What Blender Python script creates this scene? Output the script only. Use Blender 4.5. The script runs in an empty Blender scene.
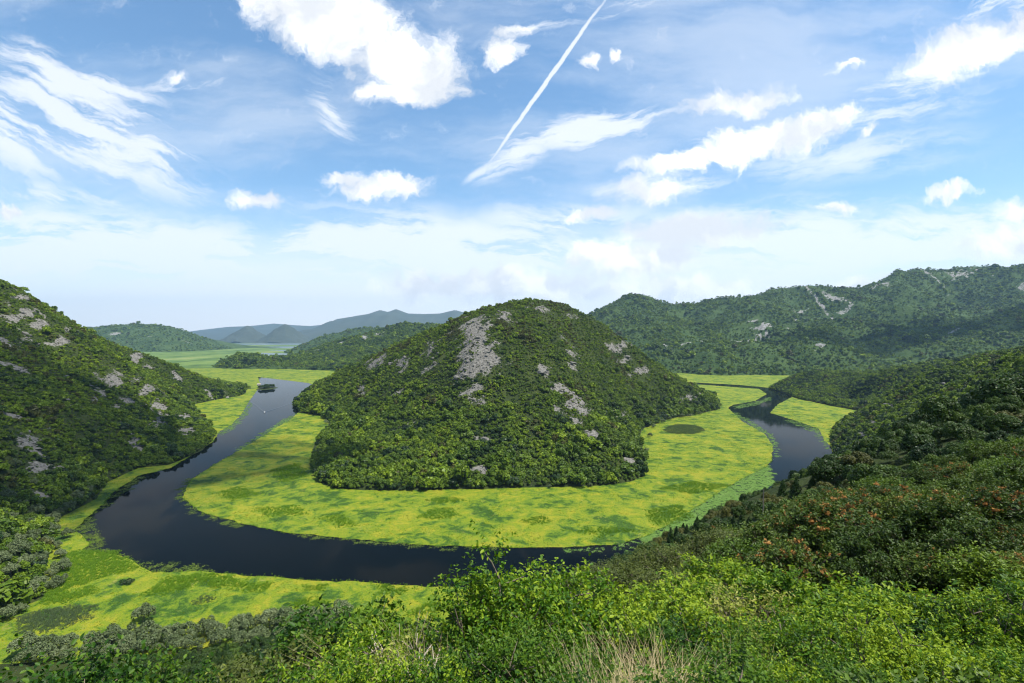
import bpy, bmesh, math, random
import numpy as np
from mathutils import Vector

# ------------------------------------------------------------------ basics
C = bpy.context.scene.collection
SC = bpy.context.scene
EYE = 150.0            # eye height above the river
F = 500.0              # focal length in photo pixels
PITCH = math.atan(6.5 / F)
R = math.radians
rnd = random.Random(7)
rng = np.random.default_rng(11)

def ray(px, py):
    """unit-forward ray (u, v): x = u*d, z = EYE + v*d at ground distance d"""
    x, y, z = (px - 512.0) / F, 1.0, (341.5 - py) / F
    c, s = math.cos(PITCH), math.sin(PITCH)
    yy, zz = y * c + z * s, -y * s + z * c
    return x / yy, zz / yy

def G(px, py, z=0.0):
    u, v = ray(px, py)
    d = (z - EYE) / v
    return (u * d, d)

def P(px, py, d, drop=0.0):
    u, v = ray(px, py)
    return (u * d, d, EYE + v * d - drop)

def pix(x, y, z):
    c, s = math.cos(PITCH), math.sin(PITCH)
    zz = z - EYE
    yc = y * c - zz * s
    zc = y * s + zz * c
    return 512 + F * x / yc, 341.5 - F * zc / yc

# ------------------------------------------------------------------ noise
def _hash(ix, iy, seed):
    h = (ix.astype(np.int64) * 374761393 + iy.astype(np.int64) * 668265263 + seed * 974634777) & 0xFFFFFFFF
    h = ((h ^ (h >> 13)) * 1274126177) & 0xFFFFFFFF
    h = h ^ (h >> 16)
    return (h & 0xFFFF) / 65535.0

def perlin(x, y, seed=0):
    x = np.asarray(x, float); y = np.asarray(y, float)
    ix, iy = np.floor(x), np.floor(y)
    fx, fy = x - ix, y - iy
    u, v = fx * fx * fx * (fx * (fx * 6 - 15) + 10), fy * fy * fy * (fy * (fy * 6 - 15) + 10)
    def g(ox, oy):
        a = _hash(ix + ox, iy + oy, seed) * 2 * math.pi
        return np.cos(a) * (fx - ox) + np.sin(a) * (fy - oy)
    a = g(0, 0) * (1 - u) + g(1, 0) * u
    b = g(0, 1) * (1 - u) + g(1, 1) * u
    return (a * (1 - v) + b * v) * 1.5

def fbm(x, y, octv=5, seed=0, gain=0.5):
    s, a, f = 0, 1.0, 1.0
    for k in range(octv):
        s = s + a * perlin(x * f, y * f, seed + 17 * k); a *= gain; f *= 2.03
    return s

def ridged(x, y, octv=5, seed=0):
    s, a, f = 0, 1.0, 1.0
    for k in range(octv):
        s = s + a * (1 - 2 * np.abs(perlin(x * f, y * f, seed + 17 * k))); a *= 0.5; f *= 2.07
    return s / 1.9

def sstep(a, b, x):
    t = np.clip((x - a) / (b - a), 0, 1)
    return t * t * (3 - 2 * t)

# ------------------------------------------------------------------ polygons
def inside(poly, x, y):
    p = np.asarray(poly, float)
    r = np.zeros(np.shape(x), bool)
    j = len(p) - 1
    for i in range(len(p)):
        xi, yi, xj, yj = p[i, 0], p[i, 1], p[j, 0], p[j, 1]
        if yi != yj:
            r ^= ((yi > y) != (yj > y)) & (x < (xj - xi) * (y - yi) / (yj - yi) + xi)
        j = i
    return r

def edge_dist(poly, x, y, closed=True):
    p = np.asarray(poly, float)
    best = np.full(np.shape(x), 1e18)
    n = len(p)
    for i in range(n if closed else n - 1):
        a, b = p[i], p[(i + 1) % n]
        d = b - a
        L = d @ d + 1e-9
        t = np.clip(((x - a[0]) * d[0] + (y - a[1]) * d[1]) / L, 0, 1)
        best = np.minimum(best, (x - a[0] - t * d[0]) ** 2 + (y - a[1] - t * d[1]) ** 2)
    return np.sqrt(best)

def sdist(poly, x, y):
    d = edge_dist(poly, x, y)
    return np.where(inside(poly, x, y), d, -d)

class RBF:
    def __init__(self, pts, lam=1e-4, scale=500.0):
        p = np.asarray(pts, float)
        self.s = scale
        self.xy = p[:, :2] / scale
        n = len(p)
        K = self.phi(self.xy[:, None, :] - self.xy[None, :, :]) + lam * np.eye(n)
        Q = np.c_[np.ones(n), self.xy]
        A = np.block([[K, Q], [Q.T, np.zeros((3, 3))]])
        self.w = np.linalg.solve(A, np.r_[p[:, 2], 0, 0, 0])
    @staticmethod
    def phi(d):
        r2 = (d ** 2).sum(-1) + 1e-12
        return 0.5 * r2 * np.log(r2)
    def __call__(self, x, y):
        q = np.stack([np.ravel(x), np.ravel(y)], -1) / self.s
        out = np.empty(len(q))
        for k in range(0, len(q), 40000):
            c = q[k:k + 40000]
            K = self.phi(c[:, None, :] - self.xy[None, :, :])
            out[k:k + 40000] = np.c_[K, np.ones(len(c)), c] @ self.w
        return out.reshape(np.shape(x))

# ------------------------------------------------------------------ object helpers
def tag(o, label=None, cat=None, group=None, kind=None):
    if label: o['label'] = label
    if cat: o['category'] = cat
    if group: o['group'] = group
    if kind: o['kind'] = kind
    return o

def mesh_np(name, verts, faces, mat=None, smooth=False, nper=None):
    """faces: int array (n,3|4) or list"""
    me = bpy.data.meshes.new(name)
    verts = np.asarray(verts, np.float32)
    if isinstance(faces, np.ndarray):
        n, k = faces.shape
        me.vertices.add(len(verts)); me.vertices.foreach_set('co', verts.ravel())
        me.loops.add(n * k); me.loops.foreach_set('vertex_index', faces.astype(np.int32).ravel())
        me.polygons.add(n); me.polygons.foreach_set('loop_start', np.arange(0, n * k, k, dtype=np.int32))
        me.update(calc_edges=True)
    else:
        me.from_pydata(verts.tolist(), [], faces); me.update()
    if smooth:
        me.polygons.foreach_set('use_smooth', np.ones(len(me.polygons), bool))
    if mat:
        for m in (mat if isinstance(mat, (list, tuple)) else [mat]):
            me.materials.append(m)
    return me

def link(name, me, parent=None):
    o = bpy.data.objects.new(name, me); C.objects.link(o)
    if parent: o.parent = parent
    return o

def empty(name, loc, rz=0.0, sc=1.0):
    o = bpy.data.objects.new(name, None); C.objects.link(o)
    o.location = loc; o.rotation_euler = (0, 0, rz)
    o.scale = (sc, sc, sc) if not isinstance(sc, (tuple, list)) else sc
    o.empty_display_size = 0.2
    return o

# ------------------------------------------------------------------ materials
def newmat(name):
    m = bpy.data.materials.new(name); m.use_nodes = True
    nt = m.node_tree; nt.nodes.clear()
    out = nt.nodes.new('ShaderNodeOutputMaterial')
    return m, nt, out

def N(nt, t, **kw):
    n = nt.nodes.new(t)
    for k, v in kw.items():
        setattr(n, k, v)
    return n

def ramp(nt, fac, stops, interp='LINEAR'):
    r = N(nt, 'ShaderNodeValToRGB'); r.color_ramp.interpolation = interp
    e = r.color_ramp.elements
    while len(e) < len(stops): e.new(0.5)
    for k, (p, c) in enumerate(stops):
        e[k].position = p; e[k].color = (*c, 1) if len(c) == 3 else c
    nt.links.new(fac, r.inputs[0])
    return r.outputs[0]

def noise(nt, vec, scale, detail=4, rough=0.55, dist=0.0):
    n = N(nt, 'ShaderNodeTexNoise'); n.inputs['Scale'].default_value = scale
    n.inputs['Detail'].default_value = detail; n.inputs['Roughness'].default_value = rough
    n.inputs['Distortion'].default_value = dist
    if vec is not None: nt.links.new(vec, n.inputs['Vector'])
    return n.outputs[0]

def noise2(nt, vec, scale, detail=4, rough=0.55):
    o = noise(nt, vec, scale, detail, rough); o.node.noise_dimensions = '2D'
    return o

def mixc(nt, fac, a, b):
    m = N(nt, 'ShaderNodeMix', data_type='RGBA')
    for sock, v in ((m.inputs[0], fac), (m.inputs[6], a), (m.inputs[7], b)):
        if isinstance(v, bpy.types.NodeSocket): nt.links.new(v, sock)
        elif isinstance(v, (int, float)): sock.default_value = v
        else: sock.default_value = (*v, 1)
    return m.outputs[2]

def mth(nt, op, a, b=0.0, c=None, clamp=False):
    m = N(nt, 'ShaderNodeMath', operation=op); m.use_clamp = clamp
    for k, v in enumerate((a, b, c)):
        if v is None: continue
        if isinstance(v, bpy.types.NodeSocket): nt.links.new(v, m.inputs[k])
        else: m.inputs[k].default_value = v
    return m.outputs[0]

def mrange(nt, v, a, b, c=0.0, d=1.0, smooth=True):
    m = N(nt, 'ShaderNodeMapRange'); m.interpolation_type = 'SMOOTHSTEP' if smooth else 'LINEAR'
    nt.links.new(v, m.inputs[0])
    for k, x in zip((1, 2, 3, 4), (a, b, c, d)): m.inputs[k].default_value = x
    return m.outputs[0]

def leaf_mat(name, cols, trans=0.35, spec=0.25, rough=0.5, nscale=1.3, young_lit=0.0):
    """cols: 3 leaf colours that vary from plant to plant and leaf cluster to leaf cluster"""
    m, nt, out = newmat(name)
    oi = N(nt, 'ShaderNodeObjectInfo'); geo = N(nt, 'ShaderNodeNewGeometry'); tc = N(nt, 'ShaderNodeTexCoord')
    n1 = noise(nt, tc.outputs['Object'], nscale, 2)
    f = mth(nt, 'ADD', mth(nt, 'MULTIPLY', oi.outputs['Random'], 0.55), mth(nt, 'MULTIPLY', n1, 0.45))
    f = mth(nt, 'ADD', f, mth(nt, 'MULTIPLY', mth(nt, 'SUBTRACT', geo.outputs['Random Per Island'], 0.5), 0.5), clamp=True)
    if young_lit:                                 # younger, paler twig tips, plus lit bush tops painted into the colour
        ya = N(nt, 'ShaderNodeAttribute', attribute_name='young_lit')
        f = mth(nt, 'ADD', f, mth(nt, 'MULTIPLY', mth(nt, 'SUBTRACT', ya.outputs['Fac'], .5), young_lit), clamp=True)
    col = ramp(nt, f, [(0.12, cols[0]), (0.5, cols[1]), (0.9, cols[2])])
    pr = N(nt, 'ShaderNodeBsdfPrincipled')
    nt.links.new(col, pr.inputs['Base Color']); pr.inputs['Roughness'].default_value = rough
    pr.inputs['Specular IOR Level'].default_value = spec
    if trans > 0:
        tr = N(nt, 'ShaderNodeBsdfTranslucent')
        tcol = mixc(nt, 0.5, col, mixc(nt, 0.6, col, cols[2]))
        nt.links.new(tcol, tr.inputs['Color'])
        mx = N(nt, 'ShaderNodeMixShader'); mx.inputs[0].default_value = trans
        nt.links.new(pr.outputs[0], mx.inputs[1]); nt.links.new(tr.outputs[0], mx.inputs[2])
        nt.links.new(mx.outputs[0], out.inputs[0])
    else:
        nt.links.new(pr.outputs[0], out.inputs[0])
    return m

def flat_mat(name, c1, c2, scale=3.0, rough=0.9):
    m, nt, out = newmat(name)
    tc = N(nt, 'ShaderNodeTexCoord')
    col = mixc(nt, noise(nt, tc.outputs['Object'], scale, 4), c1, c2)
    pr = N(nt, 'ShaderNodeBsdfPrincipled'); pr.inputs['Roughness'].default_value = rough
    pr.inputs['Specular IOR Level'].default_value = 0.2
    nt.links.new(col, pr.inputs['Base Color']); nt.links.new(pr.outputs[0], out.inputs[0])
    return m

M = {}
M['oak'] = leaf_mat('oak_leaves', [(0.0365, 0.0741, 0.0040), (0.0689, 0.1256, 0.0050), (0.1336, 0.1997, 0.0090)], .25)
M['hornbeam'] = leaf_mat('hornbeam_leaves', [(0.0770, 0.1292, 0.0048), (0.1283, 0.2057, 0.0060), (0.2180, 0.2931, 0.0108)], .25)
M['olive'] = leaf_mat('olive_scrub_leaves', [(0.0458, 0.0524, 0.0084), (0.0648, 0.0732, 0.0102), (0.1008, 0.1047, 0.0174)], .2)
M['dark'] = leaf_mat('dark_evergreen_leaves', [(0.0091, 0.0248, 0.0035), (0.0156, 0.0403, 0.0050), (0.0267, 0.0614, 0.0070)], .15)
M['willow'] = leaf_mat('willow_leaves', [(.070, .098, .036), (.110, .148, .055), (.190, .230, .105)], .3)
M['bright'] = leaf_mat('bright_young_lit_leaves', [(0.0157, 0.0616, 0.0030), (0.0627, 0.1540, 0.0050), (0.2408, 0.3300, 0.0140)], .38, .2, .5, young_lit=.9)
M['midgreen'] = leaf_mat('mid_green_leaves', [(.010, .040, .004), (.032, .092, .006), (.095, .175, .010)], .36, .2, .5, young_lit=.8)
M['wood'] = leaf_mat('near_wood_leaves', [(.014, .036, .005), (.028, .060, .007), (.058, .100, .012)], .25)
M['woodlight'] = leaf_mat('near_hornbeam_leaves', [(.024, .054, .006), (.046, .088, .008), (.085, .140, .014)], .25)
M['smokeleaf'] = leaf_mat('smoke_bush_leaves', [(.018, .042, .005), (.044, .080, .008), (.100, .145, .015)], .25, .2, .5)
M['yellowleaf'] = leaf_mat('yellow_green_leaves', [(.06, .11, .012), (.14, .19, .02), (.36, .36, .07)], .4, .3, .5)
M['heath'] = leaf_mat('olive_heath_leaves', [(.030, .046, .007), (.055, .078, .010), (.095, .118, .018)], .3)
M['plume'] = leaf_mat('orange_smoke_plumes', [(.20, .09, .025), (.32, .16, .045), (.42, .26, .09)], .3, .1, .9)
M['straw'] = leaf_mat('dry_straw_blades', [(.17, .13, .06), (.28, .23, .11), (.42, .36, .20)], .25, .2, .7)
M['sedge'] = leaf_mat('yellow_green_sedge', [(.07, .13, .009), (.12, .175, .011), (.19, .215, .018)], .3, .1, .8)
M['reed'] = leaf_mat('green_reed_blades', [(0.100, 0.209, 0.012), (0.150, 0.285, 0.015), (0.240, 0.380, 0.021)], .3, .2, .6)
M['greyreed'] = leaf_mat('grey_green_reed_blades', [(0.076, 0.119, 0.048), (0.111, 0.162, 0.064), (0.153, 0.204, 0.080)], .3, .2, .6)
M['bark'] = flat_mat('bark', (.09, .07, .05), (.20, .17, .13), 9)
M['paletwig'] = flat_mat('pale_dead_wood', (.26, .22, .16), (.42, .37, .29), 12)

def ground_mat(name, soil=((.018, .030, .008), (.036, .050, .012)), rock=((.068, .065, .056), (.200, .192, .170)), sc=1.0):
    """hillside: scrubby soil with bare pale limestone where the vertex attribute rock says so"""
    m, nt, out = newmat(name)
    geo = N(nt, 'ShaderNodeNewGeometry'); pos = geo.outputs['Position']
    at = N(nt, 'ShaderNodeAttribute', attribute_name='rock')
    n1 = noise(nt, pos, 0.35 * sc, 5, .65); n2 = noise(nt, pos, 0.05 * sc, 4); n3 = noise(nt, pos, 0.9 * sc, 3, .7)
    soilc = mixc(nt, mrange(nt, n2, .35, .65), soil[0], soil[1])
    soilc = mixc(nt, mrange(nt, n3, .55, .75), soilc, (.070, .062, .034))
    rockc = mixc(nt, mrange(nt, n1, .3, .7), rock[0], rock[1])
    rockc = mixc(nt, mrange(nt, n3, .62, .72), rockc, (.10, .095, .085))
    f = mth(nt, 'ADD', at.outputs['Fac'], mth(nt, 'MULTIPLY', mth(nt, 'SUBTRACT', n1, .5), 0.9))
    f = mrange(nt, f, .42, .56)
    col = mixc(nt, f, soilc, rockc)
    pr = N(nt, 'ShaderNodeBsdfPrincipled'); pr.inputs['Roughness'].default_value = .95
    pr.inputs['Specular IOR Level'].default_value = .1
    nt.links.new(col, pr.inputs['Base Color'])
    bp = N(nt, 'ShaderNodeBump'); bp.inputs['Strength'].default_value = .8; bp.inputs['Distance'].default_value = 1.5 / sc
    nt.links.new(n1, bp.inputs['Height']); nt.links.new(bp.outputs[0], pr.inputs['Normal'])
    nt.links.new(pr.outputs[0], out.inputs[0])
    return m
M['hill'] = ground_mat('hillside_soil_and_limestone')
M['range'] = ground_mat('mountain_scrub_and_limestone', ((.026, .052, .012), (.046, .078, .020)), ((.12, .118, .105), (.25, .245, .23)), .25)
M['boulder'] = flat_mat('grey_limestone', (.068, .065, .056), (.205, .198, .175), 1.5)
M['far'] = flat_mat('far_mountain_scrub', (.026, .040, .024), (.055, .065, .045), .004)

# ------------------------------------------------------------------ camera and light
cam = bpy.data.cameras.new('camera'); co = bpy.data.objects.new('camera', cam); C.objects.link(co)
cam.sensor_width = 36; cam.lens = F / 1024 * 36; cam.clip_start = .1; cam.clip_end = 200000
co.location = (0, 0, EYE); co.rotation_euler = (math.pi / 2 - PITCH, 0, 0)
SC.camera = co

SUN_EL, SUN_AZ = R(65), R(108)          # azimuth measured from +Y towards +X
sd = Vector((math.sin(SUN_AZ) * math.cos(SUN_EL), math.cos(SUN_AZ) * math.cos(SUN_EL), math.sin(SUN_EL)))
sl = bpy.data.lights.new('sun', 'SUN'); sl.energy = 5.0; sl.angle = R(.5); sl.color = (1, .955, .88)
so = bpy.data.objects.new('sun', sl); C.objects.link(so)
so.rotation_euler = (-sd).to_track_quat('-Z', 'Y').to_euler(); so.location = (200, 0, 900)

#WORLD_BEGIN
def build_world():
    w = bpy.data.worlds.new('World'); SC.world = w; w.use_nodes = True
    nt = w.node_tree; nt.nodes.clear()
    out = N(nt, 'ShaderNodeOutputWorld'); bg = N(nt, 'ShaderNodeBackground')
    sky = N(nt, 'ShaderNodeTexSky', sky_type='NISHITA'); sky.sun_disc = False
    sky.sun_elevation = SUN_EL; sky.sun_rotation = SUN_AZ; sky.altitude = 150
    sky.air_density = 1.0; sky.dust_density = .6; sky.ozone_density = 2.0
    K = .10
    bg.inputs['Strength'].default_value = K
    tc = N(nt, 'ShaderNodeTexCoord'); sep = N(nt, 'ShaderNodeSeparateXYZ')
    nt.links.new(tc.outputs['Generated'], sep.inputs[0])
    yy = mth(nt, 'MAXIMUM', mth(nt, 'ABSOLUTE', sep.outputs[1]), .2)
    u = mth(nt, 'DIVIDE', sep.outputs[0], yy); v = mth(nt, 'DIVIDE', sep.outputs[2], yy)
    cmb = N(nt, 'ShaderNodeCombineXYZ'); nt.links.new(u, cmb.inputs[0]); nt.links.new(v, cmb.inputs[1])
    p0 = cmb.outputs[0]
    def warp(p, scale, amt, detail=5):
        nz = N(nt, 'ShaderNodeTexNoise', noise_dimensions='2D'); nz.inputs['Scale'].default_value = scale; nz.inputs['Detail'].default_value = detail
        nz.inputs['Roughness'].default_value = .6
        nt.links.new(p, nz.inputs['Vector'])
        s = N(nt, 'ShaderNodeVectorMath', operation='SUBTRACT'); nt.links.new(nz.outputs[1], s.inputs[0]); s.inputs[1].default_value = (.5, .5, .5)
        a = N(nt, 'ShaderNodeVectorMath', operation='MULTIPLY_ADD'); nt.links.new(s.outputs[0], a.inputs[0])
        a.inputs[1].default_value = (amt * 1.3, amt, 0); nt.links.new(p, a.inputs[2])
        return a.outputs[0]
    def ell(p, px, py, rx, ry, ang, st):
        mp = N(nt, 'ShaderNodeMapping', vector_type='TEXTURE')
        mp.inputs['Location'].default_value = ((px - 512) / 500, (335 - py) / 500, 0)
        mp.inputs['Rotation'].default_value = (0, 0, R(ang)); mp.inputs['Scale'].default_value = (rx / 500, ry / 500, 1)
        nt.links.new(p, mp.inputs[0])
        ln = N(nt, 'ShaderNodeVectorMath', operation='LENGTH'); nt.links.new(mp.outputs[0], ln.inputs[0])
        return mth(nt, 'MULTIPLY_ADD', ln.outputs['Value'], -st, st)
    def union(p, lst):
        acc = None
        for e in lst:
            m = ell(p, *e)
            acc = m if acc is None else mth(nt, 'MAXIMUM', acc, m)
        return mth(nt, 'MAXIMUM', acc, 0.0)
    pw = warp(p0, 8.0, .07); pw = warp(pw, 30.0, .026)
    cum = union(pw, [(330, 22, 105, 50, -14, 1.25), (405, 62, 88, 46, -10, 1.1), (410, 94, 78, 20, 4, 1.2), (285, 5, 60, 34, 0, 1.1), (340, -40, 110, 50, 0, 1.2),
        (506, 53, 28, 14, 10, 1), (512, 34, 22, 9, 15, .8), (590, 61, 15, 9, 0, .9), (617, 57, 11, 9, 0, .9), (176, 79, 20, 9, 0, .8),
        (385, 188, 66, 17, 4, 1.05), (345, 181, 30, 12, 0, .9), (262, 201, 42, 15, 8, .95),
        (770, 142, 110, 24, 14, 1.3), (815, 124, 46, 20, 25, 1.2), (690, 162, 95, 13, 6, 1.1), (865, 136, 19, 10, 35, .95),
        (735, 104, 76, 17, 6, 1.0), (650, 189, 66, 17, 4, .9), (695, 231, 110, 25, 4, 1.15), (590, 212, 50, 9, 2, .75),
        (975, 50, 105, 34, 20, 1.15), (1030, 35, 60, 34, 14, 1.1), (945, 194, 42, 11, 6, 1.0), (838, 210, 28, 10, 0, .8), (846, 71, 34, 7, 16, .75),
        (1015, 240, 75, 26, 10, 1.0), (1020, 205, 40, 18, 0, .9),
        (628, 264, 88, 28, 0, 1.25), (590, 258, 40, 24, 0, 1.1), (672, 262, 40, 24, 0, 1.1), (520, 285, 110, 26, 0, 1.1), (430, 290, 90, 22, 0, .95),
        (690, 295, 130, 22, 0, 1.1), (870, 285, 70, 16, 10, .9), (10, 212, 30, 12, 0, .8)])
    nf = noise2(nt, pw, 19, 7, .66)
    ca = mth(nt, 'ADD', cum, mth(nt, 'MULTIPLY', mth(nt, 'SUBTRACT', nf, .5), 1.05))
    ca = mrange(nt, ca, .08, .72)
    # cirrus and thin layers
    pc = warp(p0, 4.0, .07, 5)
    def st(scx, scy, rot, scale, det=6):
        mp = N(nt, 'ShaderNodeMapping'); mp.inputs['Scale'].default_value = (scx, scy, 1); mp.inputs['Rotation'].default_value = (0, 0, R(rot))
        nt.links.new(pc, mp.inputs[0])
        return noise2(nt, mp.outputs[0], scale, det, .62)
    def strk(p, rot, cells, lo=.40, hi=.66):
        """wisps drawn out along one direction (Mapping scales after it rotates, so rotate first)"""
        m1 = N(nt, 'ShaderNodeMapping'); m1.inputs['Rotation'].default_value = (0, 0, R(-rot)); nt.links.new(pc, m1.inputs[0])
        m2 = N(nt, 'ShaderNodeMapping'); m2.inputs['Scale'].default_value = (1.1, 6.5, 1); nt.links.new(m1.outputs[0], m2.inputs[0])
        return mrange(nt, mth(nt, 'MULTIPLY', union(pc, cells), mrange(nt, noise2(nt, m2.outputs[0], 3.2, 6, .66), lo - .12, hi)), .02, .66, 0, .80)
    cl = strk(pc, -24, [(40, 60, 70, 30, -25, .9), (80, 86, 110, 22, -12, 1.3), (95, 130, 180, 60, -28, 1.15), (20, 130, 120, 70, -20, 1.0), (150, 165, 110, 40, -30, .8), (335, 115, 34, 70, 25, .7), (70, 200, 160, 30, -10, .7)])
    cr = strk(pc, 12, [(585, 128, 150, 26, 12, 1.15), (510, 160, 60, 22, 28, .9), (590, 16, 150, 12, 14, .9), (930, 75, 150, 30, 18, .75), (900, 115, 180, 26, 14, .6), (200, 86, 130, 12, 8, .7), (985, 6, 90, 24, 0, 1.0),
        (720, 135, 120, 22, 8, .7), (650, 190, 120, 22, 3, .8), (800, 215, 160, 24, 4, .6), (850, 160, 220, 40, 10, .55)])
    cb = strk(pc, -3, [(120, 255, 330, 62, -6, 1.3), (420, 255, 330, 60, -2, 1.15), (720, 255, 330, 60, 2, 1.2), (960, 240, 220, 50, 4, 1.1), (560, 220, 160, 26, 2, .8)], .36, .60)
    cf = mth(nt, 'MAXIMUM', cl, mth(nt, 'MAXIMUM', cr, cb))
    veil = mth(nt, 'MULTIPLY', mrange(nt, st(.5, 2.2, 18, 2.2), .36, .70), .34)
    low = mrange(nt, mth(nt, 'ADD', v, mth(nt, 'MULTIPLY', mth(nt, 'SUBTRACT', st(.25, 2.6, 2, 6.0), .5), .16)), .03, .31, .92, 0.0)
    # condensation trail
    tr = ell(warp(p0, 20, .006), 546, 84, 140, 2.9, 54.5, 1.0)
    tr = mrange(nt, tr, .0, .55, 0, .8)
    tr2 = ell(warp(p0, 12, .02), 480, 172, 26, 7, 38, 1.0); tr2 = mrange(nt, tr2, 0, .8, 0, .7)
    soft = mth(nt, 'MAXIMUM', mth(nt, 'MAXIMUM', cf, low), mth(nt, 'MAXIMUM', tr, mth(nt, 'MAXIMUM', veil, tr2)))
    shade = noise2(nt, pw, 7, 4)
    ccol = mixc(nt, mrange(nt, shade, .40, .64), tuple(x / K for x in (.80, .80, .80)), tuple(x / K for x in (.56, .58, .61)))
    scol = tuple(x / K for x in (.70, .715, .73))
    skc = N(nt, 'ShaderNodeHueSaturation'); skc.inputs['Hue'].default_value = .493; skc.inputs['Saturation'].default_value = 1.12; skc.inputs['Value'].default_value = 1.24
    nt.links.new(sky.outputs[0], skc.inputs['Color'])
    c1 = mixc(nt, soft, skc.outputs[0], scol)
    c2 = mixc(nt, ca, c1, ccol)
    # no cloud below the horizon
    c3 = mixc(nt, mrange(nt, sep.outputs[2], -.03, 0.0), sky.outputs[0], c2)
    nt.links.new(c3, bg.inputs['Color']); nt.links.new(bg.outputs[0], out.inputs['Surface'])
    w.cycles.sampling_method = 'MANUAL'; w.cycles.sample_map_resolution = 256
build_world()
#WORLD_END

SC.view_settings.view_transform = 'Standard'; SC.view_settings.look = 'None'
SC.view_settings.exposure = 0.7; SC.view_settings.gamma = 1.0; SC.view_settings.use_curve_mapping = False
cy = SC.cycles
cy.use_denoising = True; cy.denoiser = 'OPENIMAGEDENOISE'; cy.denoising_input_passes = 'RGB_ALBEDO_NORMAL'
cy.denoising_prefilter = 'ACCURATE'
cy.use_adaptive_sampling = True; cy.adaptive_threshold = .012; cy.adaptive_min_samples = 16
cy.max_bounces = 5; cy.diffuse_bounces = 2; cy.glossy_bounces = 2; cy.transmission_bounces = 3
cy.volume_bounces = 0; cy.transparent_max_bounces = 4
cy.caustics_reflective = False; cy.caustics_refractive = False
cy.sample_clamp_indirect = 4
SC.render.film_transparent = False
cy.filter_width = 1.2

# ------------------------------------------------------------------ hills
class Hill:
    """a height field: control points, a foot line, noise; z < 0 is under the marsh"""
    def __init__(self, pts, foot, footslope, bounds, step, amp, nsc, seed, kindamp=.5, lam=2e-3, scale=500.0):
        self.f = RBF(pts, lam, scale); self.foot = foot; self.k = footslope
        self.b, self.step, self.amp, self.nsc, self.seed, self.mixr = bounds, step, amp, nsc, seed, kindamp
        self.blobs = []; self.rock_noise = None
    def base(self, x, y):
        s = sdist(self.foot, x, y)
        h = self.f(x, y)
        n = fbm(x / self.nsc, y / self.nsc, 5, self.seed) * (1 - self.mixr) + (ridged(x / self.nsc, y / self.nsc, 5, self.seed + 5) - .4) * self.mixr
        h = h + self.amp * n * sstep(5, self.nsc * .6, s) * sstep(20, 130, np.hypot(x, y))
        m = self.k * s
        k = 6.0                                   # smooth minimum with the rise from the foot line
        hh = np.clip(.5 + .5 * (m - h) / k, 0, 1)
        return np.maximum(m * (1 - hh) + h * hh - k * hh * (1 - hh), -6)
    def rock(self, x, y):
        r = np.zeros(np.shape(x))
        n = fbm(x / 22., y / 22., 4, self.seed + 40)
        for c, Mi, st in self.blobs:
            dx, dy = x - c[0], y - c[1]
            a, b = Mi[0, 0] * dx + Mi[0, 1] * dy, Mi[1, 0] * dx + Mi[1, 1] * dy
            q = st * np.exp(-(a * a + b * b) * 1.1)
            r = np.maximum(r, q)
        r = r + np.where(r > .12, n * .55, 0)
        if self.rock_noise is not None:
            sc, lo, hi, st = self.rock_noise
            r = np.maximum(r, st * sstep(lo, hi, fbm(x / sc, y / (sc * .7), 4, self.seed + 77)))
        return np.clip(r, 0, 1)
    def hit(self, px, py, d0=60, d1=5000):
        u, v = ray(px, py)
        d = np.geomspace(d0, d1, 900)
        z = EYE + v * d
        h = self.base(u * d, d)
        k = np.nonzero((h > z) & (h > -.5))[0]
        if len(k) == 0: return None
        return u * d[k[0]], d[k[0]]
    def add_rock(self, px, py, rx, ry, st=1.0):
        c = self.hit(px, py)
        if c is None: return
        a = self.hit(px + 2, py); b = self.hit(px, py - 2)
        d = c[1]
        A = np.array([rx * d / F, 0]) if a is None or abs(a[1] - d) > 60 else np.array([(a[0] - c[0]), (a[1] - c[1])]) * rx / 2
        B = np.array([0, ry * 2.2 * d / F]) if b is None or abs(b[1] - d) > 60 else np.array([(b[0] - c[0]), (b[1] - c[1])]) * ry / 2
        Mx = np.stack([A, B], 1)
        if abs(np.linalg.det(Mx)) < 1e-3: return
        self.blobs.append((np.array(c), np.linalg.inv(Mx), st))
    def height(self, x, y):
        h = self.base(x, y)
        r = self.rock(x, y)
        return h + r * (ridged(x / 14., y / 14., 4, self.seed + 9) * self.rockamp) * (h > .5)
    rockamp = 3.0
    def build(self, name, mat, label):
        x0, x1, y0, y1 = self.b
        xs, ys = np.arange(x0, x1 + .1, self.step), np.arange(y0, y1 + .1, self.step)
        X, Y = np.meshgrid(xs, ys); x, y = X.ravel(), Y.ravel()
        z = self.height(x, y); rk = self.rock(x, y)
        nx, ny = len(xs), len(ys)
        i = (np.arange(ny - 1)[:, None] * nx + np.arange(nx - 1)[None, :]).ravel()
        fc = np.stack([i, i + 1, i + nx + 1, i + nx], 1)
        fc = fc[(z[fc] > -4.5).any(1)]
        used = np.unique(fc); mp = np.full(len(x), -1); mp[used] = np.arange(len(used))
        me = mesh_np(name, np.stack([x, y, z], 1)[used], mp[fc], mat, True)
        a = me.attributes.new('rock', 'FLOAT', 'POINT'); a.data.foreach_set('value', rk[used].astype(np.float32))
        o = link(name, me); tag(o, label, kind='structure')
        return o

def pp(lst):
    return [P(*q) for q in lst]

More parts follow.
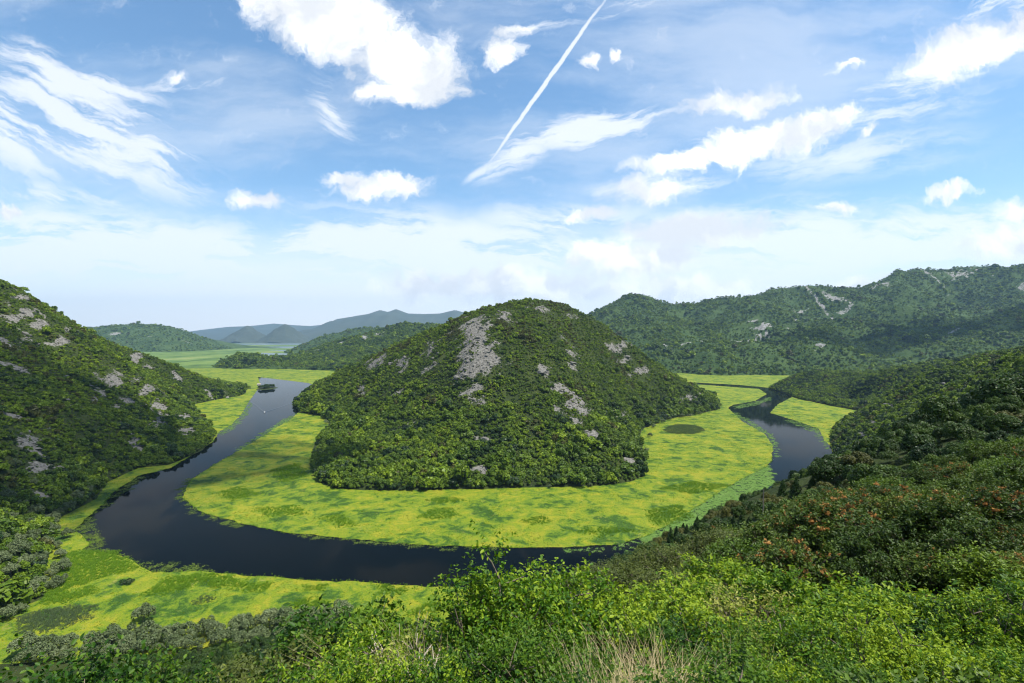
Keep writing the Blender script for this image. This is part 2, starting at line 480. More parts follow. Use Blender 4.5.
# -- central hill
ch_foot = [G(*q) for q in [(293, 404), (300, 413), (322, 416), (331, 425), (319, 440), (313, 455), (312, 470), (318, 482), (332, 488.5), (360, 490.5), (400, 491), (440, 490),
          (480, 489.5), (520, 488), (560, 487.5), (600, 486), (632, 482), (645, 475), (646, 466), (642, 452), (639, 440), (645, 428), (664, 421), (690, 416), (721, 409), (716, 400)]] \
          + [(480, 1320), (330, 1420), (60, 1450), (-250, 1400), (-430, 1290), (-490, 1180)]
ch_pts = pp([(458, 314, 905), (512, 303, 880), (495, 304, 880), (530, 303.5, 885), (548, 305, 890), (565, 307, 900), (578, 309, 915), (602, 320, 940), (640, 347, 1000), (680, 376, 1060), (440, 322, 950), (400, 337, 1000), (342, 366, 1100), (312, 386, 1130),
             (478, 309, 890), (475, 345, 735), (470, 375, 690), (540, 375, 700), (565, 400, 655), (610, 430, 590), (632, 455, 560), (430, 400, 690), (400, 440, 600), (480, 450, 545), (560, 455, 548),
             (370, 420, 740), (340, 400, 930), (620, 380, 820), (650, 400, 850), (600, 350, 860), (660, 395, 930)]) \
         + [(100, 1150, 150), (-150, 1150, 130), (250, 1150, 95), (0, 1300, 70), (350, 1250, 40), (-300, 1250, 40)]
ch_pts = [(x, y, z - 13 * min(1, max(0, z) / 120)) for x, y, z in ch_pts]
ch_pts += [(x, y, 2) for x, y in ch_foot]
H_C = Hill(ch_pts, ch_foot, 1.1, (-520, 520, 470, 1460), 4.0, 6, 60, 3, .6, 5e-4)
for q in [(475, 338, 16, 14, 1), (482, 356, 22, 16, 1.1), (470, 372, 14, 12, .9), (478, 388, 8, 8, .8), (545, 375, 8, 8, .9), (560, 390, 12, 10, 1), (575, 403, 12, 9, 1), (585, 412, 8, 7, .9),
          (555, 410, 8, 4, .7), (578, 425, 8, 5, .9), (592, 436, 9, 5, .9), (617, 448, 6, 5, .8), (630, 462, 9, 4, .8), (610, 465, 6, 4, .6), (540, 308, 20, 2.5, .55), (570, 316, 10, 5, .5),
          (615, 330, 16, 5, .8), (620, 345, 14, 8, .75), (640, 372, 12, 5, .8), (625, 362, 10, 4, .7), (660, 345, 8, 3, .6), (690, 398, 10, 3, .7), (620, 416, 9, 3, .8), (400, 365, 10, 8, .7), (376, 362, 10, 6, .8),
          (408, 426, 7, 3, .9), (362, 390, 4, 6, .7), (430, 350, 10, 8, .55), (478, 470, 16, 6, .7), (500, 318, 20, 5, .55), (395, 335, 10, 4, .6)]:
    H_C.add_rock(*q)
H_C.rock_noise = (60, .62, 1.0, .6)

# -- left hill
lh_foot = [(-275, 260), (-262, 285), (-285, 300)] + [G(*q) for q in [(52, 548), (50, 523), (96, 499), (108, 482), (139, 468), (171, 466), (205, 450), (214, 441), (216, 432), (206, 420), (192, 405), (215, 400), (240, 396), (256, 389), (244, 386), (222, 382), (190, 377)]] \
          + [(-1300, 1750), (-1900, 1700), (-1900, -100), (-500, 60), (-360, 170)]
lh_pts = pp([(2, 286, 700, 4), (40, 291, 760, 4), (60, 299, 790, 4), (105, 324, 850, 4), (130, 336, 920, 4), (160, 352, 1000, 4), (190, 368, 1130, 4), (215, 380, 1250, 4), (238, 391, 1350, 3),
             (100, 400, 600), (50, 450, 430), (0, 400, 500), (0, 330, 620), (150, 400, 780), (180, 405, 930), (60, 350, 680), (100, 440, 500), (150, 440, 640), (10, 520, 310), (60, 500, 370)]) \
         + [(-900, 500, 265), (-1200, 900, 240), (-900, 200, 190), (-700, 50, 140), (-520, 150, 70), (-1000, 1100, 120), (-1100, 1400, 40), (-1700, 600, 300), (-1700, 1200, 150), (-400, 200, 22)]
lh_pts = [(x, y, z - 27 * min(1, max(0, z) / 130)) for x, y, z in lh_pts]
lh_pts += [(x, y, 1) for x, y in lh_foot if x > -1000]
H_L = Hill(lh_pts, lh_foot, .9, (-1300, -240, 120, 1700), 4.5, 12, 110, 21)
for q in [(20, 297, 14, 4, .9), (8, 305, 9, 4, .8), (20, 318, 18, 6, .9), (40, 325, 12, 5, .7), (45, 320, 8, 4, .6), (70, 330, 12, 4, .7), (58, 343, 16, 4, .9), (105, 333, 8, 8, 1), (112, 342, 10, 4, .8), (138, 347, 5, 5, .8), (135, 360, 9, 5, .9),
          (160, 357, 8, 4, .9), (174, 364, 10, 5, 1), (148, 367, 8, 4, .8), (112, 382, 16, 7, .9), (138, 378, 9, 4, .8), (150, 388, 9, 5, .9), (143, 395, 9, 5, .9), (130, 402, 10, 4, .8), (160, 406, 9, 5, .9), (182, 418, 9, 4, .9),
          (115, 410, 6, 4, .7), (30, 447, 14, 12, .9), (35, 468, 20, 5, .95), (160, 418, 10, 4, .8), (98, 395, 8, 5, .6), (188, 432, 10, 4, .9), (150, 470, 10, 3, .5), (235, 390, 4, 2, .9), (90, 360, 14, 5, .6), (25, 340, 14, 5, .6)]:
    H_L.add_rock(*q)
H_L.rock_noise = (48, .46, .80, .80)

# -- near hillside with the spur that ends in the wooded knoll
nh_foot = [G(*q) for q in [(768, 388.5), (784, 393), (794, 398), (830, 406), (857, 411), (857, 414), (843, 421), (833, 428), (829, 440), (833, 452), (838, 466)]] \
          + [(310, 490), (215, 395), (110, 312), (30, 268), (-60, 252), (-148, 240), (-250, 226), (-330, 205), (-420, 120), (-500, 20), (-600, -200), (2200, -200), (2200, 1750), (1400, 1620), (1000, 1570), (830, 1530)]
nh_pts = [(0, 0, 148.3), (-3, -2, 148.3), (6, -4, 149), (0, -60, 178), (80, -80, 190), (-120, -80, 150), (0, 6, 144.2), (0, 10, 141.6), (0, 20, 136.3), (-14, 20, 130), (-7, 10, 138.5), (-35, 50, 103), (-70, 100, 62), (-108, 150, 28), (-145, 200, 5),
          (4, 45, 123), (17, 80, 108), (31, 105, 102), (49, 130, 97), (73, 160, 90), (127, 220, 80), (194, 300, 73), (0, 100, 80), (0, 150, 45), (0, 210, 12), (60, 260, 25), (6.2, 8, 142.4), (11.7, 12, 140.2), (8, 12, 140.2), (11.8, 16, 138.6), (12.8, 28, 133.4), (5, 6, 143.4), (18, 16, 139.2),
          (21, 32, 135.5), (28, 36, 135.8), (35, 45, 134), (58, 60, 134), (6.7, 20, 137.2), (60, 90, 124), (100, 100, 133), (110, 160, 120), (150, 150, 136), (-60, 30, 110), (-120, 60, 85), (-200, 120, 35), (-300, 60, 60), (-260, 0, 95)] \
         + pp([(1024, 347, 250, 5), (1000, 356, 330, 5), (969, 371, 430, 5), (940, 380, 560, 5), (902, 384, 780, 5), (885, 384, 1100, 4), (858, 387, 1150, 4), (836, 379, 1350, 4), (835, 394, 1160, 2), (812, 384, 1330, 2), (845, 383, 1240, 3), (807, 371, 1450, 4), (785, 380, 1420, 4),
               (900, 430, 400, 3), (870, 445, 450, 3), (880, 408, 820, 3), (930, 402, 600, 3), (940, 440, 210, 3), (1000, 400, 170, 3), (855, 400, 1150, 3), (845, 440, 560, 3), (900, 460, 240, 3), (990, 440, 110, 3)]) \
         + [(300, 250, 150), (600, 300, 190), (900, 600, 180), (1300, 1000, 170), (1200, 1350, 60), (500, -100, 240)]
nh_pts += [(x, y, 1) for x, y in nh_foot if -400 < x < 1000]
H_N = Hill(nh_pts, nh_foot, .8, (-330, 1400, -100, 1640), 5.0, 5, 60, 51, .4, 3e-4)
for q in [(888, 407, 8, 2.5, 1), (905, 401, 3, 2, .9), (951, 405, 8, 5, 1), (944, 401, 4, 4, .9), (945, 387, 7, 3, .9), (932, 418, 6, 3, .8), (940, 423, 5, 3, .7), (873, 424, 6, 2, .9), (862, 436, 4, 3, .9), (850, 440, 6, 3, .8), (877, 413, 6, 2, .8), (920, 412, 5, 2, .7)]:
    H_N.add_rock(*q)
H_N.rock_noise = (50, .75, 1.1, .5)

# -- right mountain range
rm_foot = [(250, 2500)] + [G(*q) for q in [(600, 372), (640, 375.5), (660, 377), (700, 378), (740, 378.5), (780, 378), (810, 377.5), (840, 377), (886, 377.3)]] + [(1700, 1830), (2400, 1750), (5200, 1700), (5200, 5500), (0, 5500), (100, 3400)]
rm_pts = pp([(585, 313, 3700), (600, 304, 3600), (625, 296.5, 3500), (650, 303, 3300), (665, 308, 3250), (690, 306, 3300), (725, 301, 3400), (752, 298, 3400), (773, 293, 3400), (800, 296, 3300), (815, 290.5, 3300), (845, 294, 3600), (870, 289, 3650),
             (885, 281, 3550), (899, 274, 3500), (928, 271, 3600), (959, 268.5, 3600), (985, 271, 3600), (1024, 270, 3500), (1100, 262, 3500), (1250, 280, 3300),
             (612, 318, 3100), (630, 316, 3000), (655, 326, 2750), (690, 340, 2400), (725, 353, 2080), (640, 345, 2400), (668, 318, 3100), (715, 325, 2950), (735, 344, 2420), (768, 310, 2950), (760, 328, 2500), (752, 346, 2150),
             (800, 318, 3050), (785, 333, 2750), (778, 347, 2350), (868, 302, 3050), (843, 320, 2620), (820, 335, 2280), (805, 349, 2060), (912, 292, 3200), (902, 307, 2820), (915, 330, 2400), (932, 351, 2050),
             (885, 314, 3100), (868, 335, 2750), (864, 353, 2250), (948, 306, 3300), (955, 324, 2900), (945, 343, 2450), (1024, 312, 2350), (990, 324, 2230), (965, 334, 2140), (947, 348, 2040), (1000, 305, 3100), (1080, 300, 2450),
             (1010, 350, 1980), (700, 366, 1980), (800, 364, 1960), (880, 365, 1950), (655, 364, 2050), (930, 365, 1930)]) \
             + [(x * (y + 650) / y, y + 650, z - 210) for x, y, z in pp([(585, 313, 3700), (625, 296.5, 3500), (650, 303, 3300), (665, 308, 3250), (690, 306, 3300), (725, 301, 3400), (752, 298, 3400), (773, 293, 3400), (800, 296, 3300), (815, 290.5, 3300), (845, 294, 3600), (885, 281, 3550), (928, 271, 3600), (985, 271, 3600), (1100, 262, 3500)])] + [(500, 4600, 150), (1500, 4700, 200), (2500, 4800, 300), (3500, 4800, 330), (4800, 3000, 520), (4800, 2000, 250), (3500, 2000, 300)]
H_R = Hill(rm_pts, rm_foot, .6, (100, 4600, 1600, 4500), 15.0, 70, 420, 81, .8, 3e-4, 1500.)
for q in [(660, 346, 14, 1.6, .8), (682, 346, 10, 1.6, .8), (820, 306, 22, 4, .8), (835, 300, 16, 3, .8), (765, 325, 10, 3, .8), (752, 322, 8, 3, .7), (790, 330, 18, 4, .7), (820, 347, 9, 2.5, .9), (810, 350, 8, 2, .7), (930, 276, 24, 3, .6), (960, 274, 20, 3, .6), (955, 331, 6, 2, .8),
          (740, 343, 14, 2, .6), (705, 342, 8, 2, .6), (880, 285, 16, 3, .6), (800, 313, 10, 3, .6), (1000, 280, 20, 5, .5), (760, 330, 20, 3, .6), (700, 350, 8, 2, .5)]:
    H_R.add_rock(*q)
H_R.rock_noise = (260, .62, 1.1, .55); H_R.rockamp = 10

# -- hill behind, left of the centre
bm_foot = [G(*q) for q in [(206, 366.5), (222, 368.5), (250, 369), (290, 369.3), (340, 371), (400, 372)]] + [(0, 2050), (500, 2300), (500, 4000), (-900, 4000), (-1150, 3000), (-1320, 2600)]
bm_pts = pp([(232, 357, 2400), (246, 353.5, 2400), (256, 355.5, 2400), (268, 361, 2400), (285, 364, 2350), (302, 357, 2600), (322, 347, 2700), (342, 342, 2700), (358, 337, 2750), (373, 334, 2800), (391, 329, 2900), (403, 322.5, 3000), (416, 326, 3000), (440, 326, 3000), (490, 326, 3000),
             (330, 362, 2350), (360, 352, 2450), (390, 345, 2550), (300, 366, 2280)]) + [(-300, 3700, 80), (-900, 3200, 20), (0, 2500, 170)]
H_B = Hill(bm_pts, bm_foot, .6, (-1400, 400, 2000, 3900), 12.0, 16, 240, 95, .5, 2e-3, 1000.)
for q in [(352, 335, 8, 3, .8), (365, 338, 4, 3, .9), (341, 343, 4, 2, .9), (380, 335, 8, 3, .6), (315, 352, 5, 2, .6)]:
    H_B.add_rock(*q)
H_B.rock_noise = (200, .7, 1.2, .5); H_B.rockamp = 6

# -- farther hills over the plain
fl_foot = [(-4600, 4350)] + [G(*q) for q in [(118, 352), (160, 352), (200, 351), (231, 349)]] + [(-2700, 5900), (-6200, 6200), (-6500, 4600)]
fl_pts = pp([(90, 330, 4900), (117, 327.5, 4900), (127, 325, 4900), (140, 329, 4900), (150, 327, 4900), (162, 325, 4900), (178, 326.5, 4900), (193, 334.5, 4850), (208, 339.5, 4800), (222, 345, 4800), (60, 332, 4900)]) + [(x, y, 5) for x, y in fl_foot]
H_F = Hill(fl_pts, fl_foot, .45, (-6200, -2500, 4200, 6000), 30.0, 22, 420, 113, .6, 2e-3, 1500.)
H_F.rock_noise = (300, .5, .9, .6); H_F.rockamp = 8
fb_foot = [(-1900, 4150), (-1300, 4000), (-700, 3900), (0, 4100), (0, 5600), (-1500, 5600), (-2100, 5000)]
fb_pts = pp([(300, 340, 4700), (312, 336, 4700), (323, 334, 4700), (335, 335.5, 4700), (347, 330, 4700), (358, 329, 4700), (372, 328.5, 4700), (395, 328, 4700), (285, 345, 4600)]) + [(x, y, 4) for x, y in fb_foot]
H_G = Hill(fb_pts, fb_foot, .5, (-2200, 100, 3850, 5700), 24.0, 18, 300, 131, .6, 2e-3, 1500.)
H_G.rock_noise = (240, .6, 1.0, .6); H_G.rockamp = 6

hill_c = H_C.build('hill', M['hill'], 'steep rounded green hill with pale limestone patches inside the river bend')
hill_l = H_L.build('hill', M['hill'], 'long rocky scrub covered hillside along the left bank')
hill_n = H_N.build('hillside', M['hill'], 'near wooded hillside falling from the viewpoint to the river on the right')
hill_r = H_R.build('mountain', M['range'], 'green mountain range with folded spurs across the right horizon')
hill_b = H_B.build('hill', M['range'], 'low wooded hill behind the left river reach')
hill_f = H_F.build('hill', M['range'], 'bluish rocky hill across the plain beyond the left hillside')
hill_g = H_G.build('hill', M['range'], 'hazy low ridge beyond the wooded hill on the left')

def ridge_mesh(name, prof, d, depth, label, seed, amp, mat):
    """far mountain: a crest line at its own distance with slopes of real depth in front and behind"""
    prof = [(P(px, py, d)[0], P(px, py, d)[2]) for px, py in prof]
    xs = np.linspace(prof[0][0], prof[-1][0], 160)
    crest = np.interp(xs, [p[0] for p in prof], [p[1] for p in prof])
    ts = np.linspace(-1, 1, 31)
    X, T = np.meshgrid(xs, ts)
    Y = d + T * depth
    prof_t = (1 - np.abs(T)) ** .85
    Z = crest[None, :] * prof_t + amp * (ridged(X / depth * 2.2, Y / depth * 2.2, 5, seed) - .6) * np.clip(4 * np.abs(T), 0, 1) * prof_t
    Z = np.where(np.abs(T) > .99, -20, Z)
    n, m = X.shape
    i = (np.arange(n - 1)[:, None] * m + np.arange(m - 1)[None, :]).ravel()
    me = mesh_np(name, np.stack([X.ravel(), Y.ravel(), Z.ravel()], 1), np.stack([i, i + 1, i + m + 1, i + m], 1), mat, True)
    return tag(link(name, me), label, kind='structure')
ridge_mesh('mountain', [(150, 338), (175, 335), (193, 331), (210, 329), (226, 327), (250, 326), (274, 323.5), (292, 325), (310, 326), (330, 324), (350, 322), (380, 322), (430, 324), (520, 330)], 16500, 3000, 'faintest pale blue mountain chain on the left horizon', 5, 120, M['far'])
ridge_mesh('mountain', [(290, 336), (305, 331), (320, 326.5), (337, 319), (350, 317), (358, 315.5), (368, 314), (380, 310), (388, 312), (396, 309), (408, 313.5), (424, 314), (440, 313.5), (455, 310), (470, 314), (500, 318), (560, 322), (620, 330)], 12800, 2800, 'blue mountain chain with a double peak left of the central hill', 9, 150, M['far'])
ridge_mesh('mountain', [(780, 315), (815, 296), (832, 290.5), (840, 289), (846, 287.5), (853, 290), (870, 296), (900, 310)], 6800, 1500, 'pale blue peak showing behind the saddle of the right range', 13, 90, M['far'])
def cone_hill(px, ptop, d, hw, label, seed):
    x0, y0, zt = P(px, ptop, d)
    g = np.linspace(-1, 1, 61)
    X, Y = np.meshgrid(g, g)
    r = np.sqrt(X ** 2 + Y ** 2) + .1 * fbm(X * 2 + seed, Y * 2, 4, seed)
    Z = zt * 1.05 * np.clip(1.10 - np.sqrt(r * r + .012), 0, 1.1) ** 1.2 + 10 * ridged(X * 4, Y * 4, 4, seed) * np.clip(1 - r, 0, 1) - 4
    n = 61
    i = (np.arange(n - 1)[:, None] * n + np.arange(n - 1)[None, :]).ravel()
    me = mesh_np('hill', np.stack([(x0 + X * hw).ravel(), (y0 + Y * hw).ravel(), Z.ravel()], 1), np.stack([i, i + 1, i + n + 1, i + n], 1), M['far'], True)
    tag(link('hill', me), label, kind='structure')
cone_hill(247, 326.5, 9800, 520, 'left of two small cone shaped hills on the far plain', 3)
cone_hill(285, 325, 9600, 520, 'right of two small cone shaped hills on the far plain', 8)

# ------------------------------------------------------------------ river, marsh, plain
def water_mat(name, base=(.002, .004, .005), bump=.02, rough=.03):
    m, nt, out = newmat(name)
    geo = N(nt, 'ShaderNodeNewGeometry')
    pr = N(nt, 'ShaderNodeBsdfPrincipled')
    pr.inputs['Base Color'].default_value = (*base, 1); pr.inputs['Roughness'].default_value = rough
    pr.inputs['IOR'].default_value = 1.333; pr.inputs['Specular IOR Level'].default_value = .022
    n1 = noise(nt, geo.outputs['Position'], .55, 3); n2 = noise(nt, geo.outputs['Position'], .06, 3)
    h = mth(nt, 'ADD', mth(nt, 'MULTIPLY', n1, .25), n2)
    bp = N(nt, 'ShaderNodeBump'); bp.inputs['Strength'].default_value = bump; bp.inputs['Distance'].default_value = 1.0
    nt.links.new(h, bp.inputs['Height']); nt.links.new(bp.outputs[0], pr.inputs['Normal'])
    nt.links.new(pr.outputs[0], out.inputs[0])
    return m
M['water'] = water_mat('dark_river_water')
M['lake'] = water_mat('far_lake_water', (.10, .13, .13), .02, .25)

def sheet(name, x0, x1, y0, y1, z, mat, label):
    me = mesh_np(name, [(x0, y0, z), (x1, y0, z), (x1, y1, z), (x0, y1, z)], np.array([[0, 1, 2, 3]]), mat)
    return tag(link(name, me), label, kind='structure')

outer_px = [(289, 380.6), (258, 377), (261, 385), (250, 400), (241, 415), (231, 425), (219, 432), (213, 442), (190, 456), (171, 468), (150, 473), (139, 475.6), (122, 486), (112, 493), (99, 508), (84, 520), (80, 525), (71, 531.5), (80, 533), (90, 543), (82, 549.5), (120, 556), (135, 562), (140, 567), (152, 572), (175, 572.5), (199, 571), (228, 573.5), (285, 578), (320, 581), (362, 582.5), (425, 587), (487, 588), (560, 592)]
outer_px2 = [(838, 470), (838, 466), (831, 447), (823, 438), (819, 429), (797, 421), (770, 413), (777, 405), (792, 397), (784, 391), (767, 387.6), (739, 385), (700, 382.8), (655, 381)]
inner_px = [(655, 382.6), (700, 384.6), (759, 388.8), (767, 394), (755, 401), (733, 405), (728, 408), (742, 421), (766, 435), (773, 447), (772, 460), (765, 468), (747, 476), (722, 490), (697, 507), (666, 526), (648, 535), (620, 544), (600, 545), (559, 547.5), (500, 547.5), (425, 545), (362, 540), (320, 536), (285, 532.6), (242, 523.7), (199, 511), (182, 497), (192, 479), (214, 465), (240, 450), (260, 438), (272, 430), (290, 420), (299, 412), (292, 402), (297, 397), (308, 388), (314, 385), (308, 383)]
river = [G(*q) for q in outer_px] + [(90, 290), (200, 370), (300, 470)] + [G(*q) for q in outer_px2] + [G(*q) for q in inner_px]
def rough_line(poly, seg=5.0, amp=1.6, seed=1):
    out = []
    n = len(poly)
    for i in range(n):
        a, b = np.array(poly[i]), np.array(poly[(i + 1) % n])
        L = np.linalg.norm(b - a); k = max(1, int(L / seg))
        nn = np.array([-(b - a)[1], (b - a)[0]]) / max(L, 1e-6)
        for j in range(k):
            p = a + (b - a) * j / k
            w = amp * min(1.0, L / 12) * (1 if j else .3)
            s = float(fbm(np.array([p[0] / 9.]), np.array([p[1] / 9.]), 4, seed)[0])
            out.append(tuple(p + nn * s * w))
    return out
river_r = rough_line(river)

def poly_mesh(name, loops, z, mat):
    bm = bmesh.new(); es = []
    for lp in loops:
        vs = [bm.verts.new((x, y, z)) for x, y in lp]
        es += [bm.edges.new((vs[i], vs[(i + 1) % len(vs)])) for i in range(len(vs))]
    bmesh.ops.triangle_fill(bm, edges=es, use_beauty=True, use_dissolve=False, normal=(0, 0, 1))
    for f in bm.faces:
        if f.normal.z < 0: f.normal_flip()
    me = bpy.data.meshes.new(name); bm.to_mesh(me); bm.free(); me.materials.append(mat)
    return me

def marsh_mat():
    m, nt, out = newmat('yellow_green_water_plants')
    geo = N(nt, 'ShaderNodeNewGeometry'); pos = geo.outputs['Position']
    big = noise(nt, pos, .020, 7, .66, .5); mid = noise(nt, pos, .075, 6, .70, .6); fine = noise(nt, pos, .5, 4, .65); mic = noise(nt, pos, 1.6, 3, .7)
    f = mth(nt, 'ADD', mth(nt, 'MULTIPLY', big, .42), mth(nt, 'MULTIPLY', mid, .58))
    f = mth(nt, 'ADD', f, mth(nt, 'MULTIPLY', mth(nt, 'SUBTRACT', fine, .5), .12))
    f = mth(nt, 'MULTIPLY_ADD', f, 1.8, -.385)
    col = ramp(nt, f, [(.36, (.022, .060, .005)), (.42, (.040, .090, .006)), (.45, (.078, .134, .007)), (.50, (.105, .156, .007)), (.54, (.150, .186, .008)), (.58, (.122, .166, .008)), (.63, (.198, .202, .012))])
    br = mrange(nt, noise(nt, pos, .09, 6, .7, 1.2), .58, .68, 0, .55)
    col = mixc(nt, br, col, (.230, .215, .050))
    dk = mrange(nt, fine, .56, .70, 0, .7)
    col = mixc(nt, dk, col, (.045, .080, .010))
    lt = mrange(nt, mic, .58, .72, 0, .4)
    col = mixc(nt, lt, col, (.300, .330, .030))
    pr = N(nt, 'ShaderNodeBsdfPrincipled'); pr.inputs['Roughness'].default_value = .8; pr.inputs['Specular IOR Level'].default_value = .15
    nt.links.new(col, pr.inputs['Base Color'])
    bp = N(nt, 'ShaderNodeBump'); bp.inputs['Strength'].default_value = .9; bp.inputs['Distance'].default_value = .6
    nt.links.new(mth(nt, 'ADD', fine, mth(nt, 'MULTIPLY', mic, .5)), bp.inputs['Height']); nt.links.new(bp.outputs[0], pr.inputs['Normal'])
    nt.links.new(pr.outputs[0], out.inputs[0])
    return m
M['marsh'] = marsh_mat()
def plain_mat():
    m, nt, out = newmat('far_meadow_plain')
    geo = N(nt, 'ShaderNodeNewGeometry'); pos = geo.outputs['Position']
    mp = N(nt, 'ShaderNodeMapping'); mp.inputs['Scale'].default_value = (1, .35, 1); nt.links.new(pos, mp.inputs[0])
    n1 = noise(nt, mp.outputs[0], .004, 5, .6); n2 = noise(nt, mp.outputs[0], .02, 4, .6)
    f = mth(nt, 'ADD', mth(nt, 'MULTIPLY', n1, .65), mth(nt, 'MULTIPLY', n2, .35))
    col = ramp(nt, f, [(.38, (.030, .060, .014)), (.46, (.070, .120, .025)), (.54, (.110, .165, .035)), (.62, (.160, .190, .060))])
    pr = N(nt, 'ShaderNodeBsdfPrincipled'); pr.inputs['Roughness'].default_value = .9; pr.inputs['Specular IOR Level'].default_value = .1
    nt.links.new(col, pr.inputs['Base Color']); nt.links.new(pr.outputs[0], out.inputs[0])
    return m
M['plain'] = plain_mat()

sheet('ground', -60000, 60000, -20000, 70000, -8.0, M['plain'], 'valley floor under the marsh and water')
sheet('river', -2600, 2600, -100, 2260, 0.0, M['water'], 'dark calm river winding round the central hill')
mm = poly_mesh('marsh', [[(-2600, -100), (2600, -100), (2600, 2250), (-2600, 2250)], river_r], .12, M['marsh'])
tag(link('marsh', mm), 'bright yellow-green carpet of water lilies and reeds on both river banks', kind='structure')
sheet('plain', -40000, 40000, 2240, 60000, .3, M['plain'], 'green flat meadows stretching to the far mountains')
for k, lst in enumerate([[(232, 354.2), (262, 353), (290, 353.4), (306, 354.6), (300, 356), (262, 356.3), (238, 355.6)], [(262, 346.8), (300, 346.3), (316, 347.2), (300, 348.4), (270, 348.2)], [(222, 343.6), (300, 343.2), (330, 344), (300, 345), (230, 344.8)], [(268, 350.3), (300, 350), (312, 350.9), (290, 351.6)]]):
    me = poly_mesh('lake', [rough_line([G(*q) for q in lst], 60, 18, k)], .5, M['lake'])
    tag(link('lake', me), ['pale flooded water behind the low dark hill', 'pale strip of lake water below the cone hills', 'farthest pale lake strip at the foot of the mountains', 'thin pale water strip in the green plain'][k], kind='structure')

# ------------------------------------------------------------------ haze: one closed box of thin air
def build_haze():
    m, nt, out = newmat('thin_haze')
    pv = N(nt, 'ShaderNodeVolumePrincipled'); pv.inputs['Density'].default_value = HAZE
    pv.inputs['Color'].default_value = (.44, .71, 1, 1); pv.inputs['Anisotropy'].default_value = .2
    nt.links.new(pv.outputs[0], out.inputs['Volume'])
    m.cycles.homogeneous_volume = True
    bm = bmesh.new(); bmesh.ops.create_cube(bm, size=1)
    me = bpy.data.meshes.new('haze'); bm.to_mesh(me); bm.free(); me.materials.append(m)
    o = link('haze', me); o.scale = (60000, 26000, 1620); o.location = (0, 7500, 800)
    tag(o, 'thin pale haze over the whole valley', kind='stuff')
HAZE = 3.3e-5
build_haze()
def build_clouds():  # clouds out of view, added to cast shade on the slopes below
    m, nt, out = newmat('cumulus'); pv = N(nt, 'ShaderNodeVolumePrincipled')
    pv.inputs['Color'].default_value = (1, 1, 1, 1); pv.inputs['Density'].default_value = .0042
    nt.links.new(pv.outputs[0], out.inputs['Volume']); m.cycles.homogeneous_volume = True
    for k, (tx, ty, tz, rx, ry) in enumerate([(-520, 520, 60, 300, 230), (310, 200, 90, 220, 185), (2350, 2350, 250, 520, 330), (1500, 2250, 120, 420, 160)]):
        t = (1900 - tz) / sd.z
        bm = bmesh.new(); bmesh.ops.create_icosphere(bm, subdivisions=5, radius=1)
        for v in bm.verts:
            p = v.co.normalized(); a = np.array([p.x * 1.7 + k * 9]); b = np.array([p.y * 1.7 + p.z * 1.3])
            v.co = p * (1 + .42 * float(fbm(a, b, 4, 500 + k)[0]))
        me = bpy.data.meshes.new('cloud'); bm.to_mesh(me); bm.free(); me.materials.append(m)
        o = link('cloud', me); o.location = (tx + sd.x * t, ty + sd.y * t, 1900); o.scale = (rx, ry, 150)
        tag(o, 'white cumulus cloud out of view, added overhead to shade the ' + ['left hillside', 'near right wood', 'right end of the range', 'foot of the range', 'back of the range'][k], kind='stuff')
build_clouds()
#VEGETATION
# ------------------------------------------------------------------ plant building
def unit(v):
    return v / (np.linalg.norm(v, axis=-1, keepdims=True) + 1e-9)

def leaf_faces(pos, direc, nrm, L, Wd, fold=.18):
    """one folded six-point leaf blade per row"""
    d = unit(direc); s = unit(np.cross(d, nrm)); n = np.cross(s, d)
    L = L[:, None]; Wd = Wd[:, None]
    b = pos; t = pos + d * L
    r1 = pos + d * L * .35 + s * Wd * .5 + n * Wd * fold; r2 = pos + d * L * .72 + s * Wd * .38 + n * Wd * fold
    l1 = pos + d * L * .35 - s * Wd * .5 + n * Wd * fold; l2 = pos + d * L * .72 - s * Wd * .38 + n * Wd * fold
    V = np.stack([b, r1, r2, t, l2, l1], 1).reshape(-1, 3)
    k = np.arange(len(pos))[:, None] * 6
    Fc = np.concatenate([k + np.array([[0, 1, 2, 3]]), k + np.array([[0, 3, 4, 5]])], 0)
    return V, Fc

def quad_faces(pos, nrm, size, g, asp=.7):
    """a ragged rhombus leaf clump per row"""
    n = unit(nrm); a = unit(np.cross(n, g.normal(size=n.shape))); b = np.cross(n, a)
    s = size[:, None]
    j = g.uniform(.6, 1.25, (len(pos), 4, 1))
    V = np.stack([pos + a * s * j[:, 0], pos + b * s * asp * j[:, 1], pos - a * s * j[:, 2], pos - b * s * asp * j[:, 3]], 1).reshape(-1, 3)
    k = np.arange(len(pos))[:, None] * 4
    return V, k + np.array([[0, 1, 2, 3]])

def tube(path, radii, sides=5):
    path = np.asarray(path, float); V = []; Fc = []
    n = len(path)
    for i in range(n):
        t = path[min(i + 1, n - 1)] - path[max(i - 1, 0)]
        t = t / (np.linalg.norm(t) + 1e-9)
        a = np.cross(t, [.31, .77, .55]); a /= np.linalg.norm(a) + 1e-9
        b = np.cross(t, a)
        for k in range(sides):
            an = 2 * math.pi * k / sides
            V.append(path[i] + radii[i] * (math.cos(an) * a + math.sin(an) * b))
    for i in range(n - 1):
        for k in range(sides):
            Fc.append((i * sides + k, i * sides + (k + 1) % sides, (i + 1) * sides + (k + 1) % sides, (i + 1) * sides + k))
    return V, Fc

class Acc:
    def __init__(self): self.V = []; self.F = []; self.n = 0
    def add(self, V, Fc):
        V = np.asarray(V, float); Fc = np.asarray(Fc, int)
        if len(V) == 0: return
        self.V.append(V); self.F.append(Fc + self.n); self.n += len(V)
    def mesh(self, name, mat, smooth=False):
        return mesh_np(name, np.concatenate(self.V), np.concatenate(self.F), mat, smooth)

